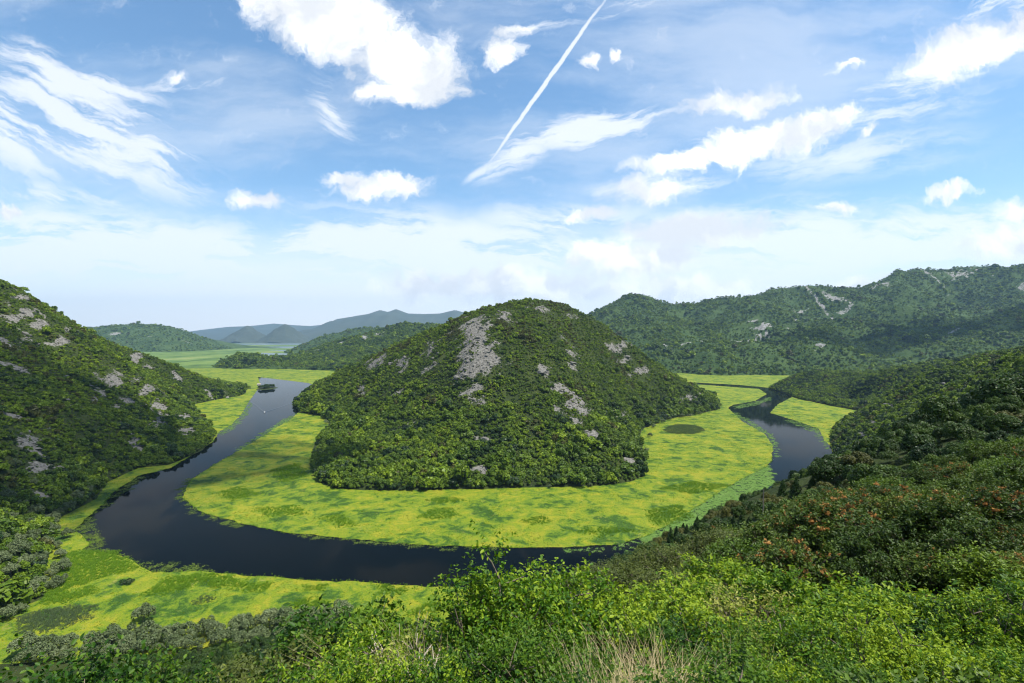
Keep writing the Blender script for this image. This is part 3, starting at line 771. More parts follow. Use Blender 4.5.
def crown_points(g, n, W, H, lobes, spread=.62, flat=.75, rlo=.30, rhi=.46):
    """points and outward directions on the upper surfaces of overlapping lobes"""
    cs, rs = [], []
    for k in range(lobes):
        a = 2 * math.pi * (k + g.uniform(-.3, .3)) / lobes * 1.618 * 2; q = math.sqrt((k + .5) / lobes)
        r = g.uniform(rlo, rhi)
        cs.append([math.cos(a) * q * spread, math.sin(a) * q * spread, g.uniform(.30, .62) + .25 * (1 - q)]); rs.append(r)
    cs, rs = np.array(cs), np.array(rs)
    P_, D_ = [], []
    tot = 0
    while tot < n:
        m = n
        k = g.integers(0, lobes, m)
        d = unit(g.normal(size=(m, 3))); d[:, 2] = np.where(d[:, 2] < -.35, -d[:, 2], d[:, 2])
        rr = rs[k] * g.uniform(.72, 1.06, m)
        p = cs[k] + d * rr[:, None] * np.array([1, 1, flat])
        q = ((p[:, None, :] - cs[None]) / np.array([1, 1, flat]))
        ins = (np.linalg.norm(q, axis=2) < rs[None] * .70)
        ok = ~ins.any(1) & (p[:, 2] > .06)
        P_.append(p[ok]); D_.append(d[ok]); tot += ok.sum()
    p = np.concatenate(P_)[:n]; d = np.concatenate(D_)[:n]
    return p * np.array([W / 1.9, W / 1.9, H]), d, cs * np.array([W / 1.9, W / 1.9, H])

def make_crown(seed, n, W, H, leaf, lobes, mat, jit=.55, name='crown', **kw):
    g = np.random.default_rng(seed)
    p, d, cs = crown_points(g, n, W, H, lobes, **kw)
    nr = unit(d + g.normal(size=d.shape) * jit + np.array([0, 0, .25]))
    V, Fc = quad_faces(p, nr, leaf * g.uniform(.6, 1.35, n), g)
    return mesh_np(name, V, Fc, mat), cs

def make_cone_crown(seed, n, W, H, leaf, mat):
    g = np.random.default_rng(seed)
    t = 1 - np.sqrt(g.uniform(0, 1, n)); a = g.uniform(0, 2 * math.pi, n)
    lob = 1 + .25 * np.sin(a * 3 + t * 19 + seed) + .2 * np.sin(a * 5 - t * 33)
    r = W / 2 * (1 - t) ** .8 * lob * g.uniform(.65, 1.05, n)
    p = np.stack([np.cos(a) * r, np.sin(a) * r, H * (.06 + .94 * t)], 1)
    d = np.stack([np.cos(a), np.sin(a), np.full(n, .45)], 1)
    V, Fc = quad_faces(p, unit(d + g.normal(size=d.shape) * .5), leaf * g.uniform(.6, 1.3, n), g)
    return mesh_np('crown', V, Fc, mat)

def make_trunk(seed, H, r, cs, name='trunk'):
    g = np.random.default_rng(seed); A = Acc()
    top = np.array([g.uniform(-.1, .1) * H, g.uniform(-.1, .1) * H, H * .62])
    pth = [np.array([0, 0, -.5]), np.array([0, 0, H * .15]), top * .55 + np.array([.02 * H, 0, 0]), top]
    A.add(*tube(pth, [r * 1.3, r, r * .7, r * .3], 6))
    for c in cs[:6]:
        s = pth[1] + (pth[2] - pth[1]) * g.uniform(0, 1)
        mid = (s + c) / 2 + np.array([0, 0, -.05 * H])
        A.add(*tube([s, mid, c], [r * .5, r * .33, r * .12], 5))
    return A.mesh(name, M['bark'], True)

def make_shrub(seed, H, W, nst, nleaf, L, aspect, mat, needle=False, upright=.5, shoots=6, stemmat='bark', plume=None):
    """leafy bush: stems, side branches, twigs, and a folded blade for every leaf along the twigs"""
    g = np.random.default_rng(seed); S = Acc(); tw = []
    tips = []
    for k in range(nst):
        a = 2 * math.pi * (k + g.uniform(-.4, .4)) / nst * 2.4; q = math.sqrt((k + .6) / nst)
        end = np.array([math.cos(a) * q * W / 2 * .8, math.sin(a) * q * W / 2 * .8, H * (.93 - .38 * q * q) * g.uniform(.82, 1.05)])
        st = np.array([math.cos(a) * .08 * W * q, math.sin(a) * .08 * W * q, -.3])
        ctl = np.array([end[0] * .45, end[1] * .45, end[2] * (.55 + .15 * upright)])
        ts = np.linspace(0, 1, 7)[:, None]
        pth = (1 - ts) ** 2 * st + 2 * ts * (1 - ts) * ctl + ts ** 2 * end + g.normal(size=(7, 3)) * .02 * H * ts
        S.add(*tube(pth, np.linspace(.016 * H, .004 * H, 7) * .9, 5))
        for j in range(int(7 + 5 * g.random())):
            t = g.uniform(.25, 1.0) ** .6; i = min(5, int(t * 6)); p = pth[i] + (pth[i + 1] - pth[i]) * (t * 6 - i)
            out = unit(np.array([p[0], p[1], 0]) + g.normal(size=3) * .35 * W)
            d = unit(out * .9 + np.array([0, 0, g.uniform(-.05, .9) * (.5 + upright)]) + g.normal(size=3) * .3)
            ln = g.uniform(.16, .34) * min(H, W) * (1.15 - .5 * t)
            e = p + d * ln + np.array([0, 0, -.05 * ln])
            S.add(*tube([p, (p + e) / 2 + g.normal(size=3) * .03 * ln, e], [.006 * H, .004 * H, .002 * H], 4))
            for m in range(int(5 + 4 * g.random())):
                tt = g.uniform(.2, 1) ** .6; b = p + (e - p) * tt
                dd = unit(d * .6 + g.normal(size=3) * .65 + np.array([0, 0, .25 * upright]))
                tw.append((b, dd, g.uniform(.10, .20) * min(H, W)))
            tips.append(e)
        for m in range(3):
            tw.append((pth[-1], unit(pth[-1] - pth[-2] + g.normal(size=3) * .1), g.uniform(.12, .25) * H))
    for m in range(shoots):
        a = g.uniform(0, 6.28); q = g.uniform(0, .75)
        b = np.array([math.cos(a) * q * W / 2 * .8, math.sin(a) * q * W / 2 * .8, H * (.80 - .35 * q * q)])
        ln = g.uniform(.12, .26) * H
        d = unit(np.array([math.cos(a) * .25, math.sin(a) * .25, 1]) + g.normal(size=3) * .12)
        S.add(*tube([b - d * .3 * H, b + d * ln], [.004 * H, .0015 * H], 4))
        for f in np.linspace(.1, 1, 5): tw.append((b + d * ln * f * .9, unit(d + g.normal(size=3) * .7), .10 * H))
    nt_ = len(tw)
    B = np.array([t[0] for t in tw]); D = np.array([t[1] for t in tw]); Ln = np.array([t[2] for t in tw])
    k = g.integers(0, nt_, nleaf); t = g.uniform(.05, 1, nleaf) ** .8
    pos = B[k] + D[k] * (Ln[k] * t)[:, None] + g.normal(size=(nleaf, 3)) * .012 * H
    keep = pos[:, 2] > .03 * H
    pos, kk = pos[keep], k[keep]; n = len(pos)
    side = unit(np.cross(D[kk], g.normal(size=(n, 3))))
    dr = unit(D[kk] * .55 + side * .9 + np.array([0, 0, -.12]))
    up = unit(np.array([0, 0, 1.0]) + g.normal(size=(n, 3)) * .55)
    if needle:
        dr = unit(D[kk] * 1.0 + side * .6)
    Lf = L * g.uniform(.55, 1.25, n)
    V, Fc = leaf_faces(pos, dr, up, Lf, Lf * aspect)
    yg = np.clip(t[keep] * .55 + .55 * np.clip(pos[:, 2] / H - .35, 0, 1) + g.normal(0, .16, n), 0, 1)  # twig-tip youth, plus light painted in towards the bush top
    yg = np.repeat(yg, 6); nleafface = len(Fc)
    if plume:                                 # feathery orange seed heads at the branch ends
        A = Acc(); A.add(V, Fc)
        tp = np.array(tips); tp = tp[np.argsort(-(tp[:, 2] + .2 * g.normal(size=len(tp))))][:plume]
        for c in tp:
            m = 34; d = unit(g.normal(size=(m, 3))); r = .042 * H * g.uniform(.5, 1.6)
            A.add(*quad_faces(c + d * r * g.uniform(.1, 1, (m, 1)) + np.array([0, 0, .02 * H]), d + g.normal(size=(m, 3)) * .5, g.uniform(.2, .45, m) * r, g))
        V = np.concatenate(A.V); Fc = np.concatenate(A.F); yg = np.r_[yg, np.full(len(V) - len(yg), .5)]
    fol = mesh_np('foliage', V, Fc, [mat, M['plume']] if plume else mat)
    if plume:
        fol.polygons.foreach_set('material_index', (np.arange(len(Fc)) >= nleafface).astype(np.int32))
    at_ = fol.attributes.new('young_lit', 'FLOAT', 'POINT'); at_.data.foreach_set('value', yg.astype(np.float32))
    return fol, S.mesh('stem', M[stemmat], True), None

def make_tuft(seed, n, H, W, wid, mat, droop=.5, nseg=3, name='blades'):
    g = np.random.default_rng(seed)
    a = g.uniform(0, 2 * math.pi, n); q = np.sqrt(g.uniform(0, 1, n)) * W / 2
    base = np.stack([np.cos(a) * q * .6, np.sin(a) * q * .6, np.zeros(n)], 1)
    b = g.uniform(0, 2 * math.pi, n); lean = g.uniform(.1, 1, n) * droop
    out = np.stack([np.cos(b), np.sin(b), np.zeros(n)], 1); side = np.stack([-np.sin(b), np.cos(b), np.zeros(n)], 1)
    h = H * g.uniform(.45, 1.1, n)
    rows = []
    for k in range(nseg + 1):
        t = k / nseg
        c = base + out * (lean * h * t * t)[:, None] + np.stack([0 * h, 0 * h, h * (t - .35 * lean * t * t)], 1)
        w = wid * (1 - t) ** .6 * .5 + .0004
        rows += [c - side * w, c + side * w]
    V = np.stack(rows, 1); m = 2 * (nseg + 1)
    i = np.arange(n)[:, None] * m
    Fc = np.concatenate([i + np.array([[2 * k, 2 * k + 1, 2 * k + 3, 2 * k + 2]]) for k in range(nseg)], 0)
    return mesh_np(name, V.reshape(-1, 3), Fc, mat)

def make_boulder(seed):
    g = np.random.default_rng(seed); bm = bmesh.new(); bmesh.ops.create_icosphere(bm, subdivisions=3, radius=1)
    pl = unit(g.normal(size=(12, 3))); of = g.uniform(.55, .9, 12)
    for v in bm.verts:
        p = np.array(v.co)
        for k in range(12):
            s = p @ pl[k] - of[k]
            if s > 0: p = p - pl[k] * s
        p = p * (1 + .06 * math.sin(p[0] * 9 + seed) * math.sin(p[1] * 8))
        v.co = p * np.array([1.25, 1.0, .72])
    me = bpy.data.meshes.new('boulder'); bm.to_mesh(me); bm.free(); me.materials.append(M['boulder'])
    return me

# ------------------------------------------------------------------ meshes shared by the plants
CR = {}
def addcrown(key, seed, n, W, H, leaf, lobes, mat, trunk=True, **kw):
    me, cs = make_crown(seed, n, W, H, leaf, lobes, M[mat], **kw)
    CR[key] = (me, make_trunk(seed, H, .022 * H, cs) if trunk else None, W, H)
# far crowns (a few pixels), seen as forest
for k, (mt, sd_) in enumerate([('oak', 1), ('hornbeam', 2), ('oak', 3), ('olive', 4), ('dark', 5), ('hornbeam', 6)]):
    addcrown(f'far{k}', 100 + sd_, 300, 6.5, 5.2, .62, 6, mt)
# mid-distance crowns (ten to forty pixels)
for k, mt in enumerate(['wood', 'woodlight', 'dark', 'olive', 'wood']):
    addcrown(f'mid{k}', 200 + k, 5200, 6.2, 5.4, .17, 16, mt, spread=.72, rlo=.20, rhi=.40)
me = make_cone_crown(260, 3600, 3.2, 5.6, .16, M['dark']); CR['cone'] = (me, make_trunk(261, 5.2, .09, np.array([[0, 0, 4.0]])), 3.2, 5.6)
for k in range(3):
    addcrown(f'wil{k}', 300 + k, 2400, 9.5, 8.0, .36, [11, 16, 22][k], 'willow', spread=.80, rlo=.17, rhi=.38, flat=.9)

def plant_tree(key, x, y, z, sc, rz, label, cat, group, name):
    cme, tme, W, H = CR[key]
    r = empty(name, (x, y, z - .1), rz, sc); tag(r, label, cat, group)
    c = link('crown', cme, r)
    link('trunk', tme, r)
    return r, c

def scatter(name, pts, idx, scl, srcs, label, flat=1.0):
    """ONE stuff object: points that carry copies of the given plants' meshes"""
    me = mesh_np(name, pts, np.zeros((0, 4), int)); 
    a = me.attributes.new('idx', 'INT', 'POINT'); a.data.foreach_set('value', idx.astype(np.int32))
    a = me.attributes.new('scl', 'FLOAT_VECTOR', 'POINT'); a.data.foreach_set('vector', np.asarray(scl, np.float32).ravel())
    rot = np.zeros((len(pts), 3), np.float32); rot[:, 2] = rng.uniform(0, 6.283, len(pts))
    a = me.attributes.new('rot', 'FLOAT_VECTOR', 'POINT'); a.data.foreach_set('vector', rot.ravel())
    o = link(name, me); tag(o, label, kind='stuff')
    ng = bpy.data.node_groups.new(name + '_scatter', 'GeometryNodeTree')
    ng.interface.new_socket('Geometry', in_out='INPUT', socket_type='NodeSocketGeometry')
    ng.interface.new_socket('Geometry', in_out='OUTPUT', socket_type='NodeSocketGeometry')
    gi = ng.nodes.new('NodeGroupInput'); go = ng.nodes.new('NodeGroupOutput'); jn = ng.nodes.new('GeometryNodeJoinGeometry')
    def attr(nm, ty):
        n = ng.nodes.new('GeometryNodeInputNamedAttribute'); n.data_type = ty; n.inputs[0].default_value = nm; return n.outputs[0]
    ia = attr('idx', 'INT'); sa = attr('scl', 'FLOAT_VECTOR'); ra = attr('rot', 'FLOAT_VECTOR')
    for k, src in enumerate(srcs):
        oi = ng.nodes.new('GeometryNodeObjectInfo'); oi.inputs['Object'].default_value = src; oi.inputs['As Instance'].default_value = True
        oi.transform_space = 'ORIGINAL'
        cp = ng.nodes.new('FunctionNodeCompare'); cp.data_type = 'INT'; cp.operation = 'EQUAL'
        ng.links.new(ia, cp.inputs[2]); cp.inputs[3].default_value = k
        ip = ng.nodes.new('GeometryNodeInstanceOnPoints')
        ng.links.new(gi.outputs[0], ip.inputs['Points']); ng.links.new(cp.outputs[0], ip.inputs['Selection'])
        ng.links.new(oi.outputs['Geometry'], ip.inputs['Instance']); ng.links.new(ra, ip.inputs['Rotation']); ng.links.new(sa, ip.inputs['Scale'])
        ng.links.new(ip.outputs[0], jn.inputs[0])
    ng.links.new(jn.outputs[0], go.inputs[0])
    md = o.modifiers.new('scatter', 'NODES'); md.node_group = ng
    return o

def cover(hill, x0, x1, y0, y1, s, jit=.48, margin=60):
    xs, ys = np.arange(x0, x1, s), np.arange(y0, y1, s)
    X, Y = np.meshgrid(xs, ys); X = X + (np.arange(len(ys)) % 2)[:, None] * s * .5
    x = (X + rng.uniform(-jit, jit, X.shape) * s).ravel(); y = (Y + rng.uniform(-jit, jit, Y.shape) * s).ravel()
    k = (y > 5) & (np.abs(x) < y * 1.14 + margin)
    x, y = x[k], y[k]
    z = hill.height(x, y); k = z > .4
    x, y, z = x[k], y[k], z[k]
    e = 4.0
    gx = (hill.base(x + e, y) - hill.base(x - e, y)) / (2 * e); gy = (hill.base(x, y + e) - hill.base(x, y - e)) / (2 * e)
    nz = np.stack([-gx, -gy, np.ones_like(gx)], 1); nz /= np.linalg.norm(nz, axis=1)[:, None]
    v = np.stack([x, y, z - EYE], 1); v /= np.linalg.norm(v, axis=1)[:, None]
    k = (nz * v).sum(1) < .22
    x, y, z = x[k], y[k], z[k]
    return x, y, z, hill.rock(x, y)

def species(x, y, seed, w=(.30, .62, .78)):
    a = fbm(x / 60., y / 60., 3, seed) * .5 + .5 + rng.normal(0, .15, len(x))
    return a

# ------------------------------------------------------------------ individual trees that lend their meshes to the forest
def at(hill, px, py):
    h = hill.hit(px, py); return h[0], h[1], float(hill.height(np.array([h[0]]), np.array([h[1]]))[0])
far_src = []
for k, (px, py, lab, cat) in enumerate([(313, 462, 'small rounded oak at the left foot of the central hill beside the yellow marsh', 'tree'), (420, 487, 'light green tree at the front foot of the central hill', 'tree'),
        (520, 485, 'dark rounded oak at the front foot of the central hill', 'tree'), (640, 470, 'olive grey bush at the right foot of the central hill', 'bush'),
        (565, 448, 'dark evergreen tree below the lowest rock band of the central hill', 'tree'), (560, 484, 'pale green tree at the hill foot beside the silvery shrub', 'tree')]):
    x, y, z = at(H_C, px, py)
    r, c = plant_tree(f'far{k}', x, y, z, 1.0, k, lab, cat, 'trees on the central hill', ['oak_tree', 'hornbeam_tree', 'oak_tree', 'olive_bush', 'evergreen_tree', 'hornbeam_tree'][k])
    far_src.append(c)

def forest(name, hill, box, s, base, label, seed, rocklim=.42, gap=.0, upoliv=0.0, lowbig=0.0):
    x, y, z, rk = cover(hill, *box, s)
    dn = fbm(x / (45. if s < 6 else 190.), y / (45. if s < 6 else 190.), 4, seed)
    keep = (rng.uniform(size=len(x)) > .84 * sstep(.26, .72, rk + rng.normal(0, .10, len(x)))) & (dn + rng.uniform(-.5, .5, len(x)) > -1.0 + gap)
    x, y, z, dn, rk = x[keep], y[keep], z[keep], dn[keep], rk[keep]
    a = species(x, y, seed + 3) + upoliv * np.clip(z / 200 - .25, -.25, .6)
    idx = np.select([a < .18, a < .42, a < .62, a < .78, a < .92], [4, 0, 2, 1, 5], 3)
    sc = base * np.exp(rng.normal(0, .40, len(x))) * (1 + .35 * np.clip(dn, -.6, .8)) * (1 - .45 * np.clip(rk * 1.5, 0, 1)) 
    if lowbig: sc = sc * (1 + lowbig * np.exp(-np.maximum(z, 0) / 45.))
    sv = np.stack([sc * rng.uniform(.85, 1.2, len(x)), sc * rng.uniform(.85, 1.2, len(x)), sc * rng.uniform(.75, 1.25, len(x))], 1)
    print(name, len(x))
    return scatter(name, np.stack([x, y, z - .5 * sc], 1), idx, sv, far_src, label)
forest('forest', H_C, (-520, 520, 475, 1450), 3.4, .46, 'dense oak and hornbeam scrub covering the central hill', 201, lowbig=1.15, gap=.12, upoliv=.45)
forest('forest', H_L, (-1250, -240, 150, 1650), 3.7, .54, 'dense dark scrub forest covering the left hillside', 221, lowbig=.55, gap=.1, upoliv=.3)
forest('forest', H_R, (150, 4300, 1650, 4100), 13.5, 1.55, 'scrub forest covering the mountain range on the right', 241, gap=.28)
forest('forest', H_B, (-1400, 380, 2050, 3700), 12.0, 1.6, 'scrub forest covering the low hill behind the left river reach', 261)
forest('forest', H_F, (-6200, -2500, 4250, 5400), 26., 1.9, 'scrub forest on the bluish hill across the plain', 271, gap=.3)
forest('forest', H_G, (-2200, 100, 3900, 5200), 22., 1.8, 'scrub forest on the hazy ridge beyond the low hill', 281, gap=.2)
#NEAR
def gz(hill, x, y):
    return float(hill.height(np.array([x], float), np.array([y], float))[0])

# ------------------------------------------------------------------ limestone boulders on the bare patches
bsrc = []
bm_ = [make_boulder(k) for k in range(4)]
for k, (px, py, lab) in enumerate([(472, 352, 'pale limestone block on the high crag of the central hill'), (560, 392, 'grey limestone block on the long rock band of the central hill'),
                                  (888, 407, 'pale limestone slab showing among trees on the right spur'), (951, 405, 'largest pale limestone outcrop on the right spur')]):
    h = H_C if k < 2 else H_N
    x, y, z = at(h, px, py)
    o = link('limestone_block', bm_[k]); o.location = (x, y, z); o.scale = (3.2, 2.6, 2.4) if k < 2 else (4.5, 3.5, 3.4); o.rotation_euler = (.1, .2, k)
    tag(o, lab, 'rock', 'limestone blocks'); bsrc.append(o)
for hill, box, s, lab in [(H_C, (-520, 520, 475, 1300), 3.4, 'loose limestone blocks on the bare patches of the central hill'), (H_L, (-1200, -240, 150, 1500), 4.0, 'loose limestone blocks on the bare patches of the left hillside'),
                          (H_N, (-100, 1200, 60, 1400), 4.0, 'loose limestone blocks on the right spur')]:
    x, y, z, rk = cover(hill, *box, s)
    k = (rk + rng.normal(0, .14, len(x)) > .42) & (rng.uniform(size=len(x)) < .5)
    x, y, z = x[k], y[k], z[k]; n = len(x)
    sc = np.exp(rng.normal(0, .5, n)) * 1.15
    sv = np.stack([sc * rng.uniform(.7, 1.5, n), sc * rng.uniform(.7, 1.3, n), sc * rng.uniform(.6, 1.4, n)], 1)
    scatter('boulders', np.stack([x, y, z], 1), rng.integers(0, 4, n), sv, bsrc, lab)

# ------------------------------------------------------------------ trees on the near hillside
lim_x = [0, 60, 100, 200, 290, 330, 400, 430, 460, 490, 515, 560, 600, 640, 680, 720, 760, 800, 835, 860, 900, 960, 1024, 1200]
lim_y = [612, 640, 655, 650, 628, 612, 616, 618, 612, 588, 567, 578, 563, 547, 525, 506, 490, 474, 448, 425, 400, 371, 343, 300]
def ylim(px): return np.interp(px, lim_x, lim_y)
x, y, z, rk = cover(H_N, -330, 1300, 58, 1600, 4.1, margin=20)
k = (rk + rng.normal(0, .1, len(x)) < .45)
k &= ~((x < -175) & (y > 150))
x, y, z = x[k], y[k], z[k]
d = np.hypot(x, y)
sc = np.exp(rng.normal(-.14, .24, len(x))) * np.where(d < 150, .66, 1.0)
a = species(x, y, 303)
sp = np.select([a < .30, a < .52, a < .68, a < .80, a < .90], [2, 0, 1, 5, 4], 3)      # oak, hornbeam, dark, olive, oak, cone
px, py = pix(x, y, z + 5.2 * sc); lim = ylim(px)
room = (py - lim)
over = (room < 0) & (y < 330)
sc = np.where(over, sc * np.clip(1 + room * d / 500 / (5.2 * sc), 0.0, 1), sc)
k = sc > .38
x, y, z, d, sc, sp, px, py = x[k], y[k], z[k], d[k], sc[k], sp[k], px[k], py[k]
size = sc / d
vis = (px > -25) & (px < 1050) & (py < 690)
order = np.argsort(-(size * vis))
NAMES = ['oak_tree', 'hornbeam_tree', 'evergreen_tree', 'olive_bush', 'oak_tree', 'cypress_tree']
DESC = ['dark green rounded oak', 'light green hornbeam', 'blackish green evergreen tree', 'dull olive bush', 'broad dark green oak', 'slim pointed dark evergreen']
KEYS = ['mid0', 'mid1', 'mid2', 'mid3', 'mid4', 'cone']
def zone(px, py, d):
    if px < 330: return 'low on the near slope above the willows at lower left'
    if px < 560: return 'on the near slope below the bright foreground bushes'
    if px < 700: return 'on the olive slope above the right end of the dark river'
    if px < 840: return 'on the slope just below the right water reach'
    if py < 420: return 'high on the right hillside below the skyline'
    return 'in the dark wood at the right edge below the rocky spur'
mid_src = {}
for i in order[:285]:
    lab = f'{DESC[sp[i]]} {zone(px[i], py[i], d[i])}'
    r, c = plant_tree(KEYS[sp[i]], x[i], y[i], z[i], tuple(sc[i] * rng.uniform(.85, 1.2, 3)), rng.uniform(0, 6.28), lab, 'bush' if sp[i] == 3 else 'tree', f'{DESC[sp[i]]} group {zone(px[i], py[i], d[i])}', NAMES[sp[i]])
    mid_src.setdefault(int(sp[i]), c)
rest = order[285:]
nearpart = rest[d[rest] < 420]; farpart = rest[d[rest] >= 420]
srcs = [mid_src.get(k, far_src[0]) for k in range(6)]
def sv3(s): return np.stack([s * rng.uniform(.85, 1.2, len(s)), s * rng.uniform(.85, 1.2, len(s)), s * rng.uniform(.8, 1.2, len(s))], 1)
scatter('forest', np.stack([x, y, z - .2], 1)[nearpart], sp[nearpart], sv3(sc[nearpart]), srcs, 'mixed dark oak wood on the near right hillside')
fmap = np.array([0, 1, 4, 3, 2, 4])
scatter('forest', np.stack([x, y, z - .3], 1)[farpart], fmap[sp[farpart]], sv3(sc[farpart]), far_src, 'wood covering the far end of the right spur and its knoll')
print('near trees', len(x), len(nearpart))

# ------------------------------------------------------------------ willows along the water
def willow(px, py, sc, label, k, group=None, hill=None):
    gx, gy = G(px, py)
    z = max(.1, gz(H_N, gx, gy), gz(H_L, gx, gy), gz(H_C, gx, gy))
    r, c = plant_tree(f'wil{k % 3}', gx, gy, z, sc, k * 1.7, label, 'tree', group, 'willow_tree')
    return c
wsrc = willow(143, 622, 1.15, 'lone round grey-green willow standing out on the yellow marsh', 0)
willow(590, 487, .55, 'small silvery shrub at the front foot of the central hill', 1)
willow(550, 488, .45, 'smallest low silvery shrub at the front foot of the central hill', 2)
for k, (px, py, s) in enumerate([(646, 452, .8), (650, 437, .9), (654, 428, .9), (663, 423, 1.0), (670, 420, .9), (682, 418, 1.1), (690, 417, .9), (700, 414.5, .9), (326, 424, 1.0), (331, 428, 1.0), (327, 434, .9), (320, 441, .8), (316, 450, .8), (323, 418, 1.0)]):
    willow(px, py, s * .9, 'silvery willow at the right foot of the central hill' if px > 500 else 'silvery willow at the left foot of the central hill', k, 'willows right of the central hill' if px > 500 else 'willows left of the central hill')
g = random.Random(5)
lw = [(52, 522), (48, 528), (54, 536), (56, 547), (46, 552), (60, 560), (64, 570), (52, 575), (30, 540), (20, 528), (10, 545), (28, 556), (40, 568), (16, 562), (4, 572), (26, 580), (42, 588), (12, 590), (30, 600), (6, 606), (20, 612), (2, 588), (36, 516), (6, 530), (58, 584), (70, 512), (78, 505), (34, 528), (18, 514), (14, 575), (36, 592), (50, 592), (22, 596), (8, 618), (14, 604), (66, 538), (40, 545), (2, 548), (24, 566), (88, 500), (60, 516)]
for k, (px, py) in enumerate(lw):
    willow(px + g.uniform(-2, 2), py + g.uniform(-2, 2), g.uniform(.65, 1.2), 'grey-green willow in the thicket at the left edge of the marsh', k, 'willows at the left edge of the marsh')
for k in range(44):
    px = 18 + 330 * (k % 22 + g.uniform(0, .9)) / 22
    py = np.interp(px, [0, 60, 100, 143, 200, 260, 300, 350], [652, 650, 646, 640, 637, 630, 624, 618]) + g.uniform(-2, 4) + (12 if k >= 22 else 0)
    willow(px, py, g.uniform(.6, 1.35), 'grey-green willow in the row along the near edge of the marsh', k, 'willows along the near edge of the marsh')

# ------------------------------------------------------------------ foreground bushes
SH = {}
def shrubproto(key, *a, **k):
    H, W = a[1], a[2]
    SH[key] = (make_shrub(*a, **k), H, W)
shrubproto('bright0', 11, 2.8, 3.2, 15, 15000, 0.073, .55, M['bright'])
shrubproto('bright1', 12, 2.6, 3.4, 16, 15000, 0.070, .55, M['bright'], shoots=3)
shrubproto('bright2', 13, 3.0, 2.8, 14, 15000, 0.078, .50, M['bright'], upright=.8, shoots=6)
shrubproto('mid0', 14, 2.7, 3.2, 15, 15000, 0.070, .55, M['midgreen'], shoots=4)
shrubproto('mid1', 15, 2.5, 3.4, 16, 15000, 0.065, .55, M['midgreen'], shoots=2)
shrubproto('dark0', 16, 2.8, 3.2, 15, 8000, .13, .50, M['oak'], shoots=2)
shrubproto('dark1', 17, 2.8, 3.0, 15, 8000, .13, .50, M['smokeleaf'], shoots=2)
shrubproto('heath0', 18, 2.4, 3.0, 22, 16000, .075, .50, M['heath'], upright=.7, shoots=3)
shrubproto('heath1', 19, 2.6, 2.8, 20, 16000, .075, .50, M['heath'], upright=.8, shoots=3)
shrubproto('smoke0', 20, 3.0, 3.6, 16, 8000, .14, .5, M['smokeleaf'], shoots=0, plume=50)
shrubproto('smoke1', 21, 2.8, 3.6, 16, 8000, .14, .5, M['smokeleaf'], shoots=0, plume=22)
shrubproto('tall0', 24, 2.8, 3.2, 12, 7000, .13, .42, M['bright'], upright=.8, shoots=5)
shrubproto('tall1', 25, 2.8, 3.4, 12, 7000, .13, .42, M['bright'], shoots=3)
shrubproto('tall2', 26, 2.8, 3.2, 12, 7000, .13, .42, M['midgreen'], shoots=3)
shrubproto('yellow0', 22, 2.0, 2.4, 12, 5200, .060, .45, M['yellowleaf'], shoots=5)
shrubproto('twig0', 23, 2.2, 2.4, 14, 700, .040, .45, M['yellowleaf'], shoots=8, stemmat='paletwig')
NM = {'bright': 'leafy_shrub', 'mid': 'leafy_shrub', 'dark': 'dark_shrub', 'tall': 'leafy_shrub', 'heath': 'heath_shrub', 'smoke': 'smoke_bush', 'yellow': 'yellow_shrub', 'twig': 'bare_shrub'}
nl_x = [560, 600, 640, 680, 720, 740, 790, 850, 900, 960, 1024, 1150]; nl_y = [578, 572, 575, 570, 556, 548, 570, 566, 580, 590, 575, 575]
placed = []
fol_src = {}
def shrub(key, x, y, z, sc, label, group=None, cat='bush', rz=None):
    (fol, st, pl), H, W = SH[key]
    r = empty(NM[key.rstrip('0123456789')], (x, y, z - .05), rnd.uniform(0, 6.28) if rz is None else rz, sc)
    tag(r, label, cat, group)
    fo = link('foliage', fol, r); link('stem', st, r)
    fol_src.setdefault(key, fo)
    placed.append((x, y, W / 2 * (sc if isinstance(sc, (int, float)) else sc[0])))
def shrub_px(key, px, ptop, d, label, wide=1.0, hmin=.35, hmax=1.6, group=None):
    u, v = ray(px, ptop)
    x, y = u * d, d
    z = gz(H_N, x, y)
    h = (EYE + v * d - z)
    s = min(max(h / (SH[key][1] * 1.08), hmin), hmax)
    shrub(key, x, y, z, (s * wide, s * wide, s), label, group)
